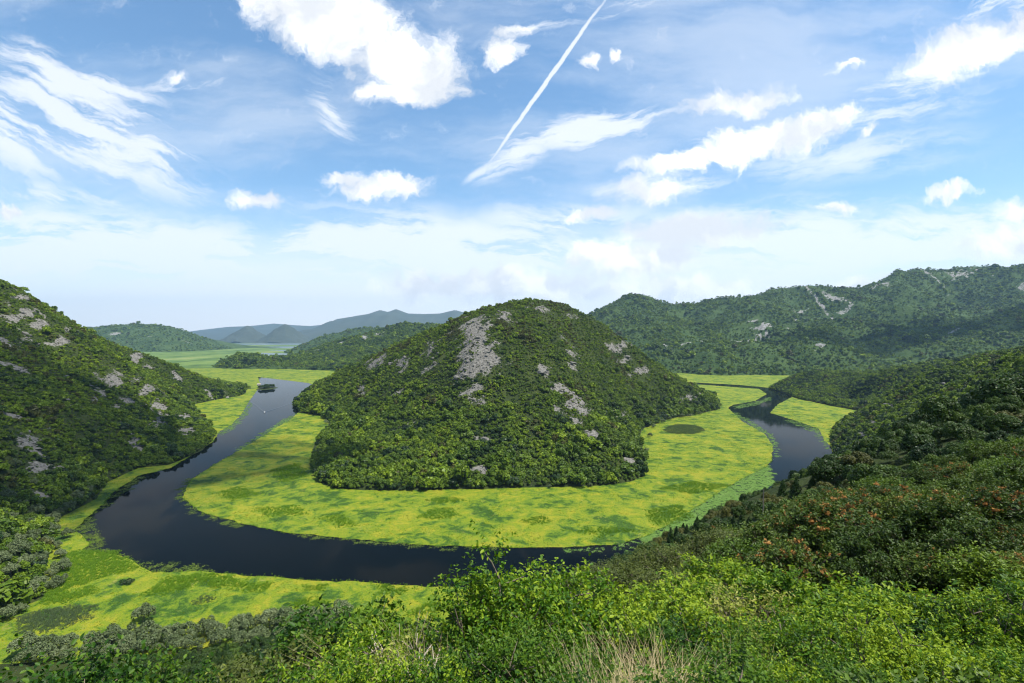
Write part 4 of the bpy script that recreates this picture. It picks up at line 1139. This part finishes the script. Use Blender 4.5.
LIST = [
 ('bright2', 512, 558, 10.5, 'tall bright green bush with upright shoots standing against the dark river', 1.0),
 ('bright0', 512, 583, 10.8, 'bright bush merging into the left flank of the tall one at the dark river', .75),
 ('bright1', 540, 567, 11.2, 'bright bush merging into the right flank of the tall one at the dark river', 1.2),
 ('bright0', 560, 583, 11.5, 'bright green bush right beside the tall one at the river gap', 1.1),
 ('bright1', 505, 606, 10.0, 'bright green bush in front of the tall one toward the dry grass clump', .8),
 ('mid0', 540, 622, 8.2, 'mid green bush low in front of the tall bright bush', 1.0),
 ('mid1', 492, 640, 7.4, 'mid green bush at the bottom edge below the tall bright bush', 1.0),
 ('bright0', 596, 592, 11.5, 'bright green bush above the two dry grass clumps', 1.0),
 ('bright2', 622, 588, 14, 'bright green bush with shoots below the olive slope', 1.0),
 ('mid0', 565, 642, 7.6, 'mid green bush at the bottom edge left of the straw grass', 1.0),
 ('yellow0', 690, 540, 26, 'yellow tinged bush on the olive slope above the bright thicket', 1.3),
 ('yellow0', 640, 535, 36, 'pale yellow sprig on the crest of the olive slope', 1.3),
 ('bright1', 680, 570, 20, 'bright bush at the left of the upper bright thicket', 1.2),
 ('bright0', 722, 556, 23, 'bright bush at the top of the bright thicket', 1.2),
 ('yellow0', 752, 582, 17, 'bush with pale yellow leaf tips in the middle of the bright thicket', 1.2),
 ('bright1', 704, 594, 16, 'bright bush in the middle left of the bright thicket', 1.2),
 ('mid1', 660, 612, 13.5, 'deeper green bush above the large straw grass clump', 1.2),
 ('bright2', 786, 566, 18.5, 'bright bush with shoots in front of the orange plumed bushes', 1.1),
 ('bright0', 836, 578, 17.5, 'bright bush just below the middle of the orange plumed bushes', 1.2),
 ('bright1', 890, 576, 16, 'bright bush below the right orange plumed bush', 1.2),
 ('bright0', 925, 592, 14.5, 'bright bush toward the right edge below the dark wood', 1.2),
 ('mid0', 965, 598, 13.5, 'mid green bush near the right edge below the dark wood', 1.2),
 ('bright2', 1004, 590, 12.5, 'bright bush with shoots by the right edge', 1.1),
 ('mid1', 1036, 585, 15, 'mid green bush cut by the right edge', 1.2),
 ('bright1', 862, 602, 11.5, 'broad bright bush in the lower middle of the bright thicket', 1.15),
 ('bright0', 800, 612, 10.5, 'bright bush low in the bright thicket right of the yellow tipped one', 1.1),
 ('yellow0', 770, 630, 9.5, 'small bush with yellow tips right of the straw grass', 1.0),
 ('mid0', 735, 640, 8.8, 'mid green bush just right of the straw grass clump', 1.0),
 ('bright2', 912, 626, 9, 'bright bush with shoots low at the right', 1.05),
 ('bright1', 955, 645, 8, 'bright bush at the bottom near the right corner', 1.05),
 ('mid1', 842, 652, 7.6, 'mid green bush at the bottom right of centre', 1.05),
 ('bright0', 785, 658, 7.2, 'bright bush at the bottom edge of the bright thicket', 1.0),
 ('bright1', 1015, 650, 8, 'bright bush in the bottom right corner', 1.05),
 ('mid0', 640, 622, 10.5, 'mid green bush between the two straw grass clumps', .9),
 ('smoke0', 838, 497, 33, 'left orange plumed smoke bush on the right slope', 1.35),
 ('smoke0', 900, 482, 37, 'topmost orange plumed smoke bush on the right slope', 1.35),
 ('smoke1', 872, 520, 29, 'middle dark smoke bush with scattered orange plumes', 1.3),
 ('smoke1', 950, 505, 33, 'right dark smoke bush with few orange plumes', 1.3),
 ('smoke0', 800, 536, 27, 'lowest smoke bush with strong orange plumes beside the bright thicket', 1.2),
 ('smoke1', 930, 545, 24, 'dark smoke bush with few plumes above the right bright bushes', 1.2),
 ('smoke1', 782, 512, 36, 'small dark smoke bush at the left end of the plumed bushes', 1.2),
 ('dark0', 985, 545, 22, 'dark green bush above the right bright bushes', 1.3),
 ('dark1', 1020, 520, 26, 'darkest bush at the right edge above the bright thicket', 1.4),
 ('dark1', 990, 490, 36, 'dark bush right of the plumed bushes', 1.5),
 ('dark0', 1010, 455, 44, 'dark green bush at the right edge level with the far water', 1.5),
 ('mid0', 4, 612, 9, 'green sprig bush in the lower left corner at the frame edge', 1.0),
 ('mid1', 44, 640, 8.4, 'green bush with its top before the grey-green willows in the bottom left corner', .9),
 ('mid1', 18, 655, 7.2, 'mid green bush filling the bottom left corner', .9),
 ('mid0', 102, 655, 9.5, 'green sprigs at the bottom left in front of the willows', .8),
 ('mid0', 145, 668, 10, 'low green bush at the bottom edge in front of the willows', .9),
 ('heath0', 272, 632, 17, 'largest olive heath bush under the right end of the willow row', 1.4),
 ('heath1', 300, 648, 13, 'olive heath bush at the bottom left of the dry twigs', 1.3),
 ('heath0', 248, 660, 15, 'low olive heath bush at the bottom edge near the pale sprigs', 1.3),
 ('yellow0', 235, 652, 9.5, 'pale yellow sprig bush at the bottom left', .8),
 ('yellow0', 210, 668, 9, 'smaller pale yellow sprig at the bottom edge', .8),
 ('mid0', 330, 610, 15, 'green bush with its top against the yellow marsh', 1.1),
 ('mid1', 362, 608, 15, 'broad green bush against the yellow marsh right of the heath', 1.1),
 ('dark0', 392, 616, 14, 'dark green bush left of the pale dead twigs', 1.0),
 ('bright1', 350, 636, 9.5, 'yellowish green bush below the broad green one', 1.0),
 ('twig0', 402, 612, 10.5, 'dead bush with pale bare twigs left of the dry grass clump', 1.1),
 ('twig0', 425, 640, 7.8, 'smaller dead bush with pale twigs at the bottom', 1.0),
 ('yellow0', 384, 646, 7.6, 'yellow leaved bush at the bottom under the dead twigs', 1.0),
 ('mid1', 312, 660, 7.4, 'mid green bush at the bottom left of the yellow leaved one', 1.0),
 ('bright0', 342, 664, 6.6, 'bright bush at the bottom edge below the yellowish one', .9),
 ('bright1', 412, 658, 6.6, 'bright bush at the bottom edge below the dead twigs', .9),
 ('mid0', 450, 655, 6.8, 'mid green bush at the bottom edge right of the dead twigs', .9),
 ('heath1', 600, 563, 42, 'olive heath bush on the crest beside the dark river end', 1.5),
 ('heath0', 622, 553, 45, 'second olive heath bush up the crest from the dark river end', 1.5),
 ('heath0', 640, 560, 32, 'olive heath bush below the crest behind the yellow sprig', 1.4),
 ('heath1', 665, 545, 38, 'olive heath bush in the middle of the olive slope', 1.5),
 ('heath0', 612, 575, 24, 'olive heath bush above the bright bush with shoots', 1.3),
 ('heath1', 575, 574, 30, 'lowest olive heath bush touching the dark river', 1.3),
 ('heath0', 720, 530, 40, 'olive heath bush right of the yellow tinged bush', 1.5),
 ('dark0', 745, 540, 32, 'green bush between the heath and the orange plumed bushes', 1.3),
]
for key, px_, pt_, d_, lab, wd in LIST:
    if d_ > 13 and key[:-1] in ('bright', 'mid'): key = {'bright0': 'tall0', 'bright1': 'tall1', 'bright2': 'tall0'}.get(key, 'tall2')
    shrub_px(key, px_, pt_, d_, lab, wd)
# more bushes filling the slope between them
cnt = 0
for tr in range(5200):
    d_ = 5.5 * (60 / 5.5) ** rnd.random(); u_ = rnd.uniform(-1.1, 1.15)
    x_, y_ = u_ * d_, d_
    if d_ < 7.4 and .20 < u_ < .42: continue
    if u_ < -.42 and d_ < 60: continue
    if d_ < 9.5 and -.21 < u_ < -.08: continue
    if any((x_ - a) ** 2 + (y_ - b) ** 2 < (r * .50 + .30 + .011 * d_) ** 2 for a, b, r in placed): continue
    z_ = gz(H_N, x_, y_)
    bx, by = pix(x_, y_, z_ + .3)
    if bx > 720 and d_ > 21: fam = rnd.choice(['dark', 'dark', 'smoke', 'smoke', 'dark'])
    elif 540 < bx < 760 and d_ > 24: fam = rnd.choice(['heath', 'heath', 'heath', 'dark'])
    elif bx > 560: fam = rnd.choice(['bright', 'bright', 'mid', 'mid', 'bright', 'dark', 'yellow', 'mid'])
    elif bx < 300: fam = rnd.choice(['mid', 'heath', 'dark'])
    else: fam = rnd.choice(['mid', 'bright', 'mid', 'dark'])
    key = rnd.choice([k for k in SH if k.startswith(fam)])
    if d_ > 13 and fam in ('bright', 'mid'): key = rnd.choice(['tall0', 'tall1']) if fam == 'bright' else 'tall2'
    s = (rnd.uniform(.35, .72) if d_ < 24 else rnd.uniform(.6, 1.1)) * (1.0 if d_ < 25 else 1.15)
    tx, ty = pix(x_, y_, z_ + SH[key][1] * 1.08 * s)
    yl = ylim(tx) + 4
    if d_ < 22 and tx > 560: yl = max(yl, float(np.interp(tx, nl_x, nl_y)) + 6)
    elif d_ < 48 and tx > 780: yl = max(yl, float(np.interp(tx, [780, 830, 900, 960, 1024, 1150], [505, 500, 482, 478, 440, 420])))
    if ty < yl:
        s *= max(0, 1 - (yl - ty) * d_ / F / (SH[key][1] * s))
    if s < .3 or tx < -120 or tx > 1150 or ty > 700: continue
    where = ('below the willow row at lower left' if bx < 300 else 'around the dry twigs at the bottom centre left' if bx < 450 else 'below the tall bush at the bottom centre' if bx < 590 else 'in the bright thicket at the bottom right' if d_ <= 21 and by > 640 else 'high in the bright thicket at lower right' if d_ <= 24
             else 'on the dark right slope among the plumed bushes' if bx > 720 else 'on the olive crest slope above the bright thicket')
    kind_ = {'bright': 'bright green leafy bush', 'mid': 'mid green leafy bush', 'dark': 'dark green bush', 'heath': 'olive heath bush', 'yellow': 'small yellow tipped bush', 'smoke': 'dark bush with scattered orange plumes'}[fam]
    lab, grp = f'{kind_} {where}', f'{kind_} group {where}'
    shrub(key, x_, y_, z_, (s * rnd.uniform(1, 1.35), s * rnd.uniform(1, 1.35), s), lab, grp)
    cnt += 1
    if cnt >= 270: break
print('fill shrubs', cnt, len(placed))

# dry grass clumps
TU = [make_tuft(40 + k, 900, 1.0, 1.2, .0075, M['straw'], 1.7, 5) for k in range(3)]
def straw(px_, py_, d_, sc, label, group=None):
    u, v = ray(px_, py_); x_, y_ = u * d_, d_
    z_ = gz(H_N, x_, y_)
    h = EYE + v * d_ - z_
    s = float(np.clip(h / 1.1, .5, 2.2))
    o = link('dry_grass_tuft', TU[rnd.randrange(3)]); o.location = (x_, y_, z_ - .03); o.scale = (s * sc, s * sc, s); o.rotation_euler = (0, 0, rnd.uniform(0, 6))
    tag(o, label, 'grass tuft', group); return o
straw(440, 614, 8.2, 1.1, 'tall pale straw grass clump left of the tall bright bush')
straw(452, 638, 7.6, 1.0, 'lower straw grass clump below the tall pale one')
tuft0 = straw(602, 664, 6.4, .9, 'small straw grass clump at the bottom under the bright bushes')
straw(676, 664, 7.4, .8, 'largest straw grass clump at the bottom centre right')
for q in [(650, 672, 6.6), (706, 670, 6.8), (632, 676, 6.4)]:
    straw(*q, 1.1, 'straw grass clump at the bottom beside the largest one', 'straw grass at the bottom centre')

# undergrowth that closes the ground between the bushes
xs = rng.uniform(-14, 40, 6500); ys = rng.uniform(3.5, 40, 6500)
k = (np.abs(xs) < ys * 1.15 + 1) & (rng.uniform(0, 1, 6500) < 0.6 / (1 + ys / 12)) & (np.hypot(xs, ys) > 4.2)
xs, ys = xs[k], ys[k]; zs = H_N.height(xs, ys); n = len(xs)
s_ = rng.uniform(.55, 1.25, n)
UG = []
for k, (mt, lab, px_, py_, d_) in enumerate([('bright', 'low bright leafy plant on the ground between the right foreground bushes', 930, 662, 7.0), ('midgreen', 'low mid green leafy plant at the bottom edge right of centre', 820, 672, 6.6),
        ('hornbeam', 'low dark leafy plant on the ground near the bottom centre', 520, 668, 6.4)]):
    (fo_, st__, _p) = make_shrub(500 + k, .8, 1.3, 9, 1300, .066, .55, M[mt], shoots=3)
    u, v = ray(px_, py_); r_ = empty('leafy_plant', (u * d_, d_, gz(H_N, u * d_, d_) - .03), k); tag(r_, lab, 'plant')
    UG.append(link('foliage', fo_, r_)); link('stem', st__, r_)
usrc = [UG[0], UG[1], UG[1], UG[2], tuft0]
idx = rng.choice(5, n, p=[.08, .26, .26, .39, .01])
s_ = np.where(idx == 4, s_ * .5, s_)
scatter('undergrowth', np.stack([xs, ys, zs - .04], 1), idx, np.stack([s_ * 1.2, s_ * 1.2, s_], 1), usrc, 'low leafy undergrowth between the foreground bushes')

# ------------------------------------------------------------------ reeds and water lilies
rt = [make_tuft(60 + k, 46, 1.25, 1.9, .05, M['reed'], .35, 2) for k in range(2)] + [make_tuft(64, 46, 1.5, 1.9, .05, M['greyreed'], .3, 2), make_tuft(66, 46, 1.0, 2.2, .06, M['sedge'], .5, 2)]
rsrc = []
for k, (px_, py_, lab) in enumerate([(300, 579, 'tuft of green reeds on the near river edge'), (228, 574.5, 'tuft of green reeds at the left end of the near reed edge'), (70, 612, 'tuft of grey-green reeds at lower left of the marsh'), (390, 590, 'tuft of yellow-green sedge on the near marsh edge')]):
    gx, gy = G(px_, py_)
    o = link('reed_tuft', rt[k]); o.location = (gx, gy, .1); tag(o, lab, 'reeds'); rsrc.append(o)
BEDS = [[(137, 596), (162, 579), (187, 573.5), (209, 573), (230, 575.5), (275, 584), (263, 592.6), (243, 593.7), (230, 589), (209, 588), (198, 585), (187, 591), (162, 597)],
 [(60, 553), (80, 549), (117, 551), (137, 563), (132, 572), (100, 579), (71, 589.5), (46, 596.6), (32, 593), (52, 578)], [(36, 597), (96, 584), (101, 593), (64, 605), (36, 607)],
 [(285, 604), (305, 598), (325, 596), (330, 605), (300, 613)], [(300, 585), (330, 584), (325, 592), (300, 592)], [(375, 584), (416, 587), (403, 595), (378, 596)], [(403, 611), (431, 601), (456, 604), (437, 617), (409, 620)],
 [(414, 517), (431, 507.5), (456, 507.5), (462, 517), (437, 521.5)], [(519, 520), (544, 514), (559, 523), (531, 526)], [(319, 517), (341, 511), (362, 526), (337, 529)], [(654, 489), (691, 481), (735, 485.6), (694, 495)],
 [(644, 510), (679, 504), (697, 517), (654, 529)], [(420, 500), (450, 496), (470, 501), (440, 505)], [(560, 530), (610, 526), (640, 531), (600, 538)], [(215, 492), (240, 486), (262, 494), (230, 503)], [(270, 470), (300, 462), (310, 476), (280, 484)], [(250, 508), (300, 505), (310, 515), (265, 518)]]
GREY = [[(14, 618), (53, 607), (96, 605), (94, 618), (64, 629), (36, 634), (14, 634)], [(662, 430), (667, 426.5), (676, 424.5), (688, 424.5), (699, 426), (705, 429), (703, 432.5), (692, 434.5), (676, 434.5), (666, 433)], [(190, 597), (206, 594), (214, 601), (196, 606)]]
pts, ix, sc_ = [], [], []
for bed, kind in [(b, 0) for b in BEDS] + [(b, 2) for b in GREY]:
    pw = np.array([G(*q) for q in bed]); lo, hi = pw.min(0), pw.max(0)
    dist = lo[1]
    sp_ = .9 if dist < 330 else 1.25
    n = int((hi - lo).prod() / sp_ ** 2)
    q = rng.uniform(lo, hi, (n, 2)); e = sdist(pw, q[:, 0], q[:, 1]) + fbm(q[:, 0] / 9, q[:, 1] / 9, 3, 9) * 3.5
    q = q[e > 0]; e = e[e > 0]
    pts.append(np.c_[q, np.full(len(q), .1)]); ix.append(np.where(rng.uniform(size=len(q)) < .5, 0, 1) if kind == 0 else np.full(len(q), 2)); sc_.append(np.clip(.45 + e * .12, .45, 1.0) * rng.uniform(.8, 1.2, len(q)))
# the reed fringe right along the water
rv = np.array(river_r)
L = np.linalg.norm(np.roll(rv, -1, 0) - rv, axis=1)
for i in range(len(rv)):
    if rv[i, 1] > 620 or rv[i, 1] < 200: continue
    for t in np.arange(0, L[i], .8):
        p = rv[i] + (rv[(i + 1) % len(rv)] - rv[i]) * (t / max(L[i], 1e-6)) + rng.normal(0, 1.0, 2)
        if rng.random() < .75:
            pts.append(np.array([[p[0], p[1], .05]])); ix.append(np.array([rng.integers(0, 2)])); sc_.append(np.array([rng.uniform(.4, .85)]))
q = np.c_[rng.uniform(-430, 560, 260000), rng.uniform(215, 1000, 260000)]
k = (np.abs(q[:, 0]) < q[:, 1] * 1.08) & ~inside(river, q[:, 0], q[:, 1])
q = q[k]; dn = fbm(q[:, 0] / 26, q[:, 1] / 26, 5, 400) + .5 * fbm(q[:, 0] / 5, q[:, 1] / 5, 2, 410)
q = q[(dn > -.05) & (rng.uniform(size=len(q)) < np.clip(dn * 1.6 + .15, 0, .8))]
kk = np.maximum(np.maximum(H_C.base(q[:, 0], q[:, 1]), H_L.base(q[:, 0], q[:, 1])), H_N.base(q[:, 0], q[:, 1])) < .1
q = q[kk]; print('sedge', len(q))
pts.append(np.c_[q, np.full(len(q), .1)]); ix.append(np.where(rng.uniform(size=len(q)) < .25, 0, 3)); sc_.append(rng.uniform(.28, .6, len(q)))
pts = np.concatenate(pts); ix = np.concatenate(ix); sc_ = np.concatenate(sc_)
scatter('reeds', pts, ix, np.stack([sc_ * 1.1, sc_ * 1.1, sc_], 1), rsrc, 'beds and fringes of green reeds on the marsh')
# lily pads
M['pad'] = leaf_mat('lily_pads', [(.035, .060, .010), (.060, .090, .014), (.100, .130, .024)], 0, .05, .9)
M['padpale'] = leaf_mat('pale_lily_pads', [(.060, .120, .022), (.085, .155, .030), (.120, .185, .050)], 0, .05, .9)
def pad_mesh(seed, mat, n=26, R_=2.2):
    g_ = np.random.default_rng(seed); A = Acc()
    for k in range(n):
        c = g_.normal(0, R_ * .5, 2); r = g_.uniform(.18, .42); a = np.linspace(0, 2 * math.pi, 9)[:-1] + g_.uniform(0, 6)
        V = [(c[0], c[1], .02)] + [(c[0] + r * math.cos(t) * (1 if j else .4), c[1] + r * math.sin(t) * (1 if j else .4), .02 + g_.uniform(0, .02)) for j, t in enumerate(a)]
        A.add(V, np.array([[0, 1 + j, 1 + (j + 1) % 8] for j in range(8)]))
    return A.mesh('lily_pads', mat)
psrc = []
for k, (px_, py_, mt, lab) in enumerate([(96, 535, 'pad', 'patch of lily pads on the open water at the left river corner'), (190, 570, 'pad', 'patch of lily pads in front of the near reed edge'), (690, 503, 'padpale', 'pale patch of lily pads at the right end of the inner marsh')]):
    gx, gy = G(px_, py_); o = link('lily_patch', pad_mesh(k, M[mt])); o.location = (gx, gy, .03); tag(o, lab, 'water lilies'); psrc.append(o)
zones = [([(99, 508), (92, 519), (94, 529), (103, 540), (112, 550), (121, 554), (140, 563), (120, 557), (82, 550), (90, 543), (80, 533), (71, 531), (84, 520)], .85, 0), ([(135, 562), (165, 563), (200, 567), (225, 571), (228, 574), (199, 572), (152, 573)], .75, 0),
         ([(112, 493), (139, 475.6), (145, 478), (122, 494), (100, 512)], .5, 0), ([(636, 539), (660, 524), (690, 504), (728, 484), (744, 473), (768, 465), (775, 480), (745, 505), (700, 530), (650, 550)], 1.9, 2),
         ([(560, 548), (620, 545), (660, 535), (690, 520), (690, 535), (640, 552), (570, 553)], .5, 2), ([(192, 479), (182, 497), (199, 511), (242, 524), (240, 528), (196, 515), (176, 497), (186, 478)], .7, 0), ([(285, 532), (425, 545), (500, 547), (500, 550), (425, 548), (285, 536)], .4, 0),
         ([(300, 412), (292, 422), (262, 442), (240, 455), (232, 452), (258, 436), (282, 420)], .9, 2), ([(773, 447), (767, 435), (742, 421), (732, 413), (736, 412), (750, 421), (772, 434), (779, 447), (776, 458)], .9, 2), ([(219, 432), (232, 424), (242, 413), (250, 402), (252, 405), (246, 416), (234, 428), (222, 436)], .8, 2),
         ([(790, 418), (819, 428), (830, 446), (828, 450), (814, 432), (786, 421)], .6, 2), ([(755, 402), (770, 397), (772, 399), (758, 405), (735, 409), (733, 406)], .8, 2)]
pts, ix = [], []
for zpx, den, kd in zones:
    pw = np.array([G(*q) for q in zpx]); lo, hi = pw.min(0), pw.max(0)
    n = int((hi - lo).prod() / 4.0 * den)
    q = rng.uniform(lo, hi, (n, 2)); e = sdist(pw, q[:, 0], q[:, 1]) + fbm(q[:, 0] / 14, q[:, 1] / 14, 3, 19) * 5
    q = q[(e > 0) & (fbm(q[:, 0] / 8, q[:, 1] / 8, 3, 29) > -.35 - (den > 1))]
    pts.append(np.c_[q, np.full(len(q), .03)]); ix.append(rng.integers(0, 2, len(q)) if kd == 0 else np.full(len(q), 2))
pts = np.concatenate(pts); ix = np.concatenate(ix); s_ = rng.uniform(.7, 1.2, len(pts))
scatter('lily_pads', pts, ix, np.stack([s_, s_, s_], 1), psrc, 'loose lily pads floating along the river margins')

# ------------------------------------------------------------------ small things on and by the water
M['white'] = flat_mat('white_paint', (.70, .70, .68), (.80, .80, .78), 3, .4)
M['wood'] = flat_mat('weathered_wood', (.12, .10, .08), (.26, .23, .19), 6)
M['stone'] = flat_mat('pale_house_stone', (.42, .39, .33), (.56, .52, .45), 2)
M['tile'] = flat_mat('grey_roof_tile', (.24, .20, .17), (.36, .31, .27), 4)
def boxmesh(name, x0, x1, y0, y1, z0, z1, mat):
    V = [(x, y, z) for z in (z0, z1) for y in (y0, y1) for x in (x0, x1)]
    return mesh_np(name, V, np.array([[0, 2, 3, 1], [4, 5, 7, 6], [0, 1, 5, 4], [2, 6, 7, 3], [0, 4, 6, 2], [1, 3, 7, 5]]), mat)
bx_, by_ = G(264.5, 412.5)
boat = empty('tour_boat', (bx_, by_, 0), R(200)); tag(boat, 'small white tour boat with a sun canopy heading up the left river reach', 'boat')
st_ = []
for t in np.linspace(-1, 1, 11):
    w = 1.05 * (1 - max(0, t) ** 2.2) + .02; yk = t * 3.4
    st_.append([(-w, yk, .75 + .25 * max(0, t) ** 2), (-w * .8, yk, -.15), (0, yk, -.35 + .3 * max(0, t) ** 3), (w * .8, yk, -.15), (w, yk, .75 + .25 * max(0, t) ** 2)])
V = [p for r in st_ for p in r]; Fc = [(i * 5 + j, i * 5 + j + 1, i * 5 + j + 6, i * 5 + j + 5) for i in range(10) for j in range(4)] + [tuple(range(4, -1, -1))]
Fc += [(i * 5, i * 5 + 5, i * 5 + 9, i * 5 + 4) for i in range(10)]
link('hull', mesh_np('hull', V, Fc, M['white']), boat)
link('canopy', boxmesh('canopy', -1.0, 1.0, -2.4, .9, 2.2, 2.3, M['white']), boat)
for sx in (-.9, .9):
    for sy in (-2.2, .7):
        link('post', boxmesh('post', sx - .03, sx + .03, sy - .03, sy + .03, .7, 2.2, M['white']), boat)
# wake: two low waves trailing back from the bow
A = Acc()
for tip in [(249, 400.5), (291, 403.5)]:
    e = np.array(G(*tip)); s = np.array([bx_, by_]); n = 60
    dr = (e - s) / np.linalg.norm(e - s); nn = np.array([-dr[1], dr[0]])
    prof = [(-3.2, .006), (-1.2, .10), (0, .34), (1.2, .10), (3.2, .006)]
    V = []
    for i in range(n + 1):
        t = i / n; c = s + (e - s) * t + nn * math.sin(t * 9) * .8; f = (1 - .7 * t) * min(1, t * 8 + .2)
        V += [(c[0] + nn[0] * o_, c[1] + nn[1] * o_, .004 + h_ * f) for o_, h_ in prof]
    A.add(V, np.array([[i * 5 + j, i * 5 + j + 1, i * 5 + j + 6, i * 5 + j + 5] for i in range(n) for j in range(4)]))
tag(link('water_wake', A.mesh('water_wake', M['water'], True)), 'V shaped wake spreading behind the white boat', kind='structure')
# wooded islet and the house beside it
ix_, iy_ = G(267, 388.5)
g2 = np.linspace(-1, 1, 25); X, Y = np.meshgrid(g2, g2); Rr = np.sqrt(X ** 2 + Y ** 2)
i = (np.arange(24)[:, None] * 25 + np.arange(24)[None, :]).ravel()
me = mesh_np('islet', np.stack([(ix_ + X * 26).ravel(), (iy_ + Y * 40).ravel(), (2.2 * (1 - Rr ** 2) - .2 + .3 * perlin(X * 4, Y * 4, 3)).ravel()], 1), np.stack([i, i + 1, i + 26, i + 25], 1), M['hill'], True)
tag(link('islet', me), 'small dark wooded islet in the left river reach', kind='structure')
for k in range(13):
    a = k * 2.4; q = math.sqrt(k / 13) * .8
    plant_tree(['mid2', 'mid0'][k % 2], ix_ + math.cos(a) * q * 22, iy_ + math.sin(a) * q * 34, 1.2, 2.0 + .5 * rnd.random() - .7 * q, k, 'dark tree on the small islet in the left river reach', 'tree', 'trees on the islet', 'oak_tree')
hx, hy = G(259, 386)
house = empty('stone_house', (hx, hy, .1), R(20)); tag(house, 'tiny pale stone house on the bank beside the wooded islet', 'house')
link('wall', boxmesh('wall', -4.5, 4.5, -3, 3, -.3, 5.2, M['stone']), house)
link('roof', mesh_np('roof', [(-5, -3.6, 5.1), (5, -3.6, 5.1), (5, 3.6, 5.1), (-5, 3.6, 5.1), (-5, 0, 7.4), (5, 0, 7.4)], [(0, 1, 5, 4), (2, 3, 4, 5), (0, 4, 3), (1, 2, 5), (0, 3, 2, 1)], M['tile']), house)
for wx in (-2.4, 2.4):
    link('window', boxmesh('window', wx - .6, wx + .6, -3.06, -2.99, 1.6, 3.2, M['wood']), house)
link('door', boxmesh('door', -.6, .6, -3.06, -2.99, -.2, 2.1, M['wood']), house)
# bare pole on the right slope
ux, vx = ray(763, 521); px0 = np.array([ux * 62, 62.0]); z0 = gz(H_N, *px0)
ztop = EYE + ray(763, 489)[1] * 62
V, Fc = tube([(px0[0], px0[1], z0 - .3), (px0[0], px0[1], (z0 + ztop) / 2), (px0[0] + .05, px0[1], ztop)], [.10, .08, .06], 7)
tag(link('wooden_pole', mesh_np('wooden_pole', V, Fc, M['wood'], True)), 'thin grey wooden pole standing out of the right slope before the water', 'pole')
# dark driftwood clump on the marsh
dx, dy = G(127, 583.5)
dr_ = empty('brush_pile', (dx, dy, .1), .4); tag(dr_, 'low dark brush pile lying on the yellow marsh', 'brush pile')
cme, cs = make_crown(901, 700, 8.5, 2.6, .3, 6, M['dark']); link('brush', cme, dr_)
A = Acc()
for k in range(9):
    a = k * .7; A.add(*tube([(math.cos(a) * -3, math.sin(a) * -1.5, .2), (0, 0, 1.0 + .1 * k), (math.cos(a) * 3.4, math.sin(a) * 1.8, .9 + .12 * k)], [.10, .08, .03], 5))
link('branch', A.mesh('branch', M['bark'], True), dr_)
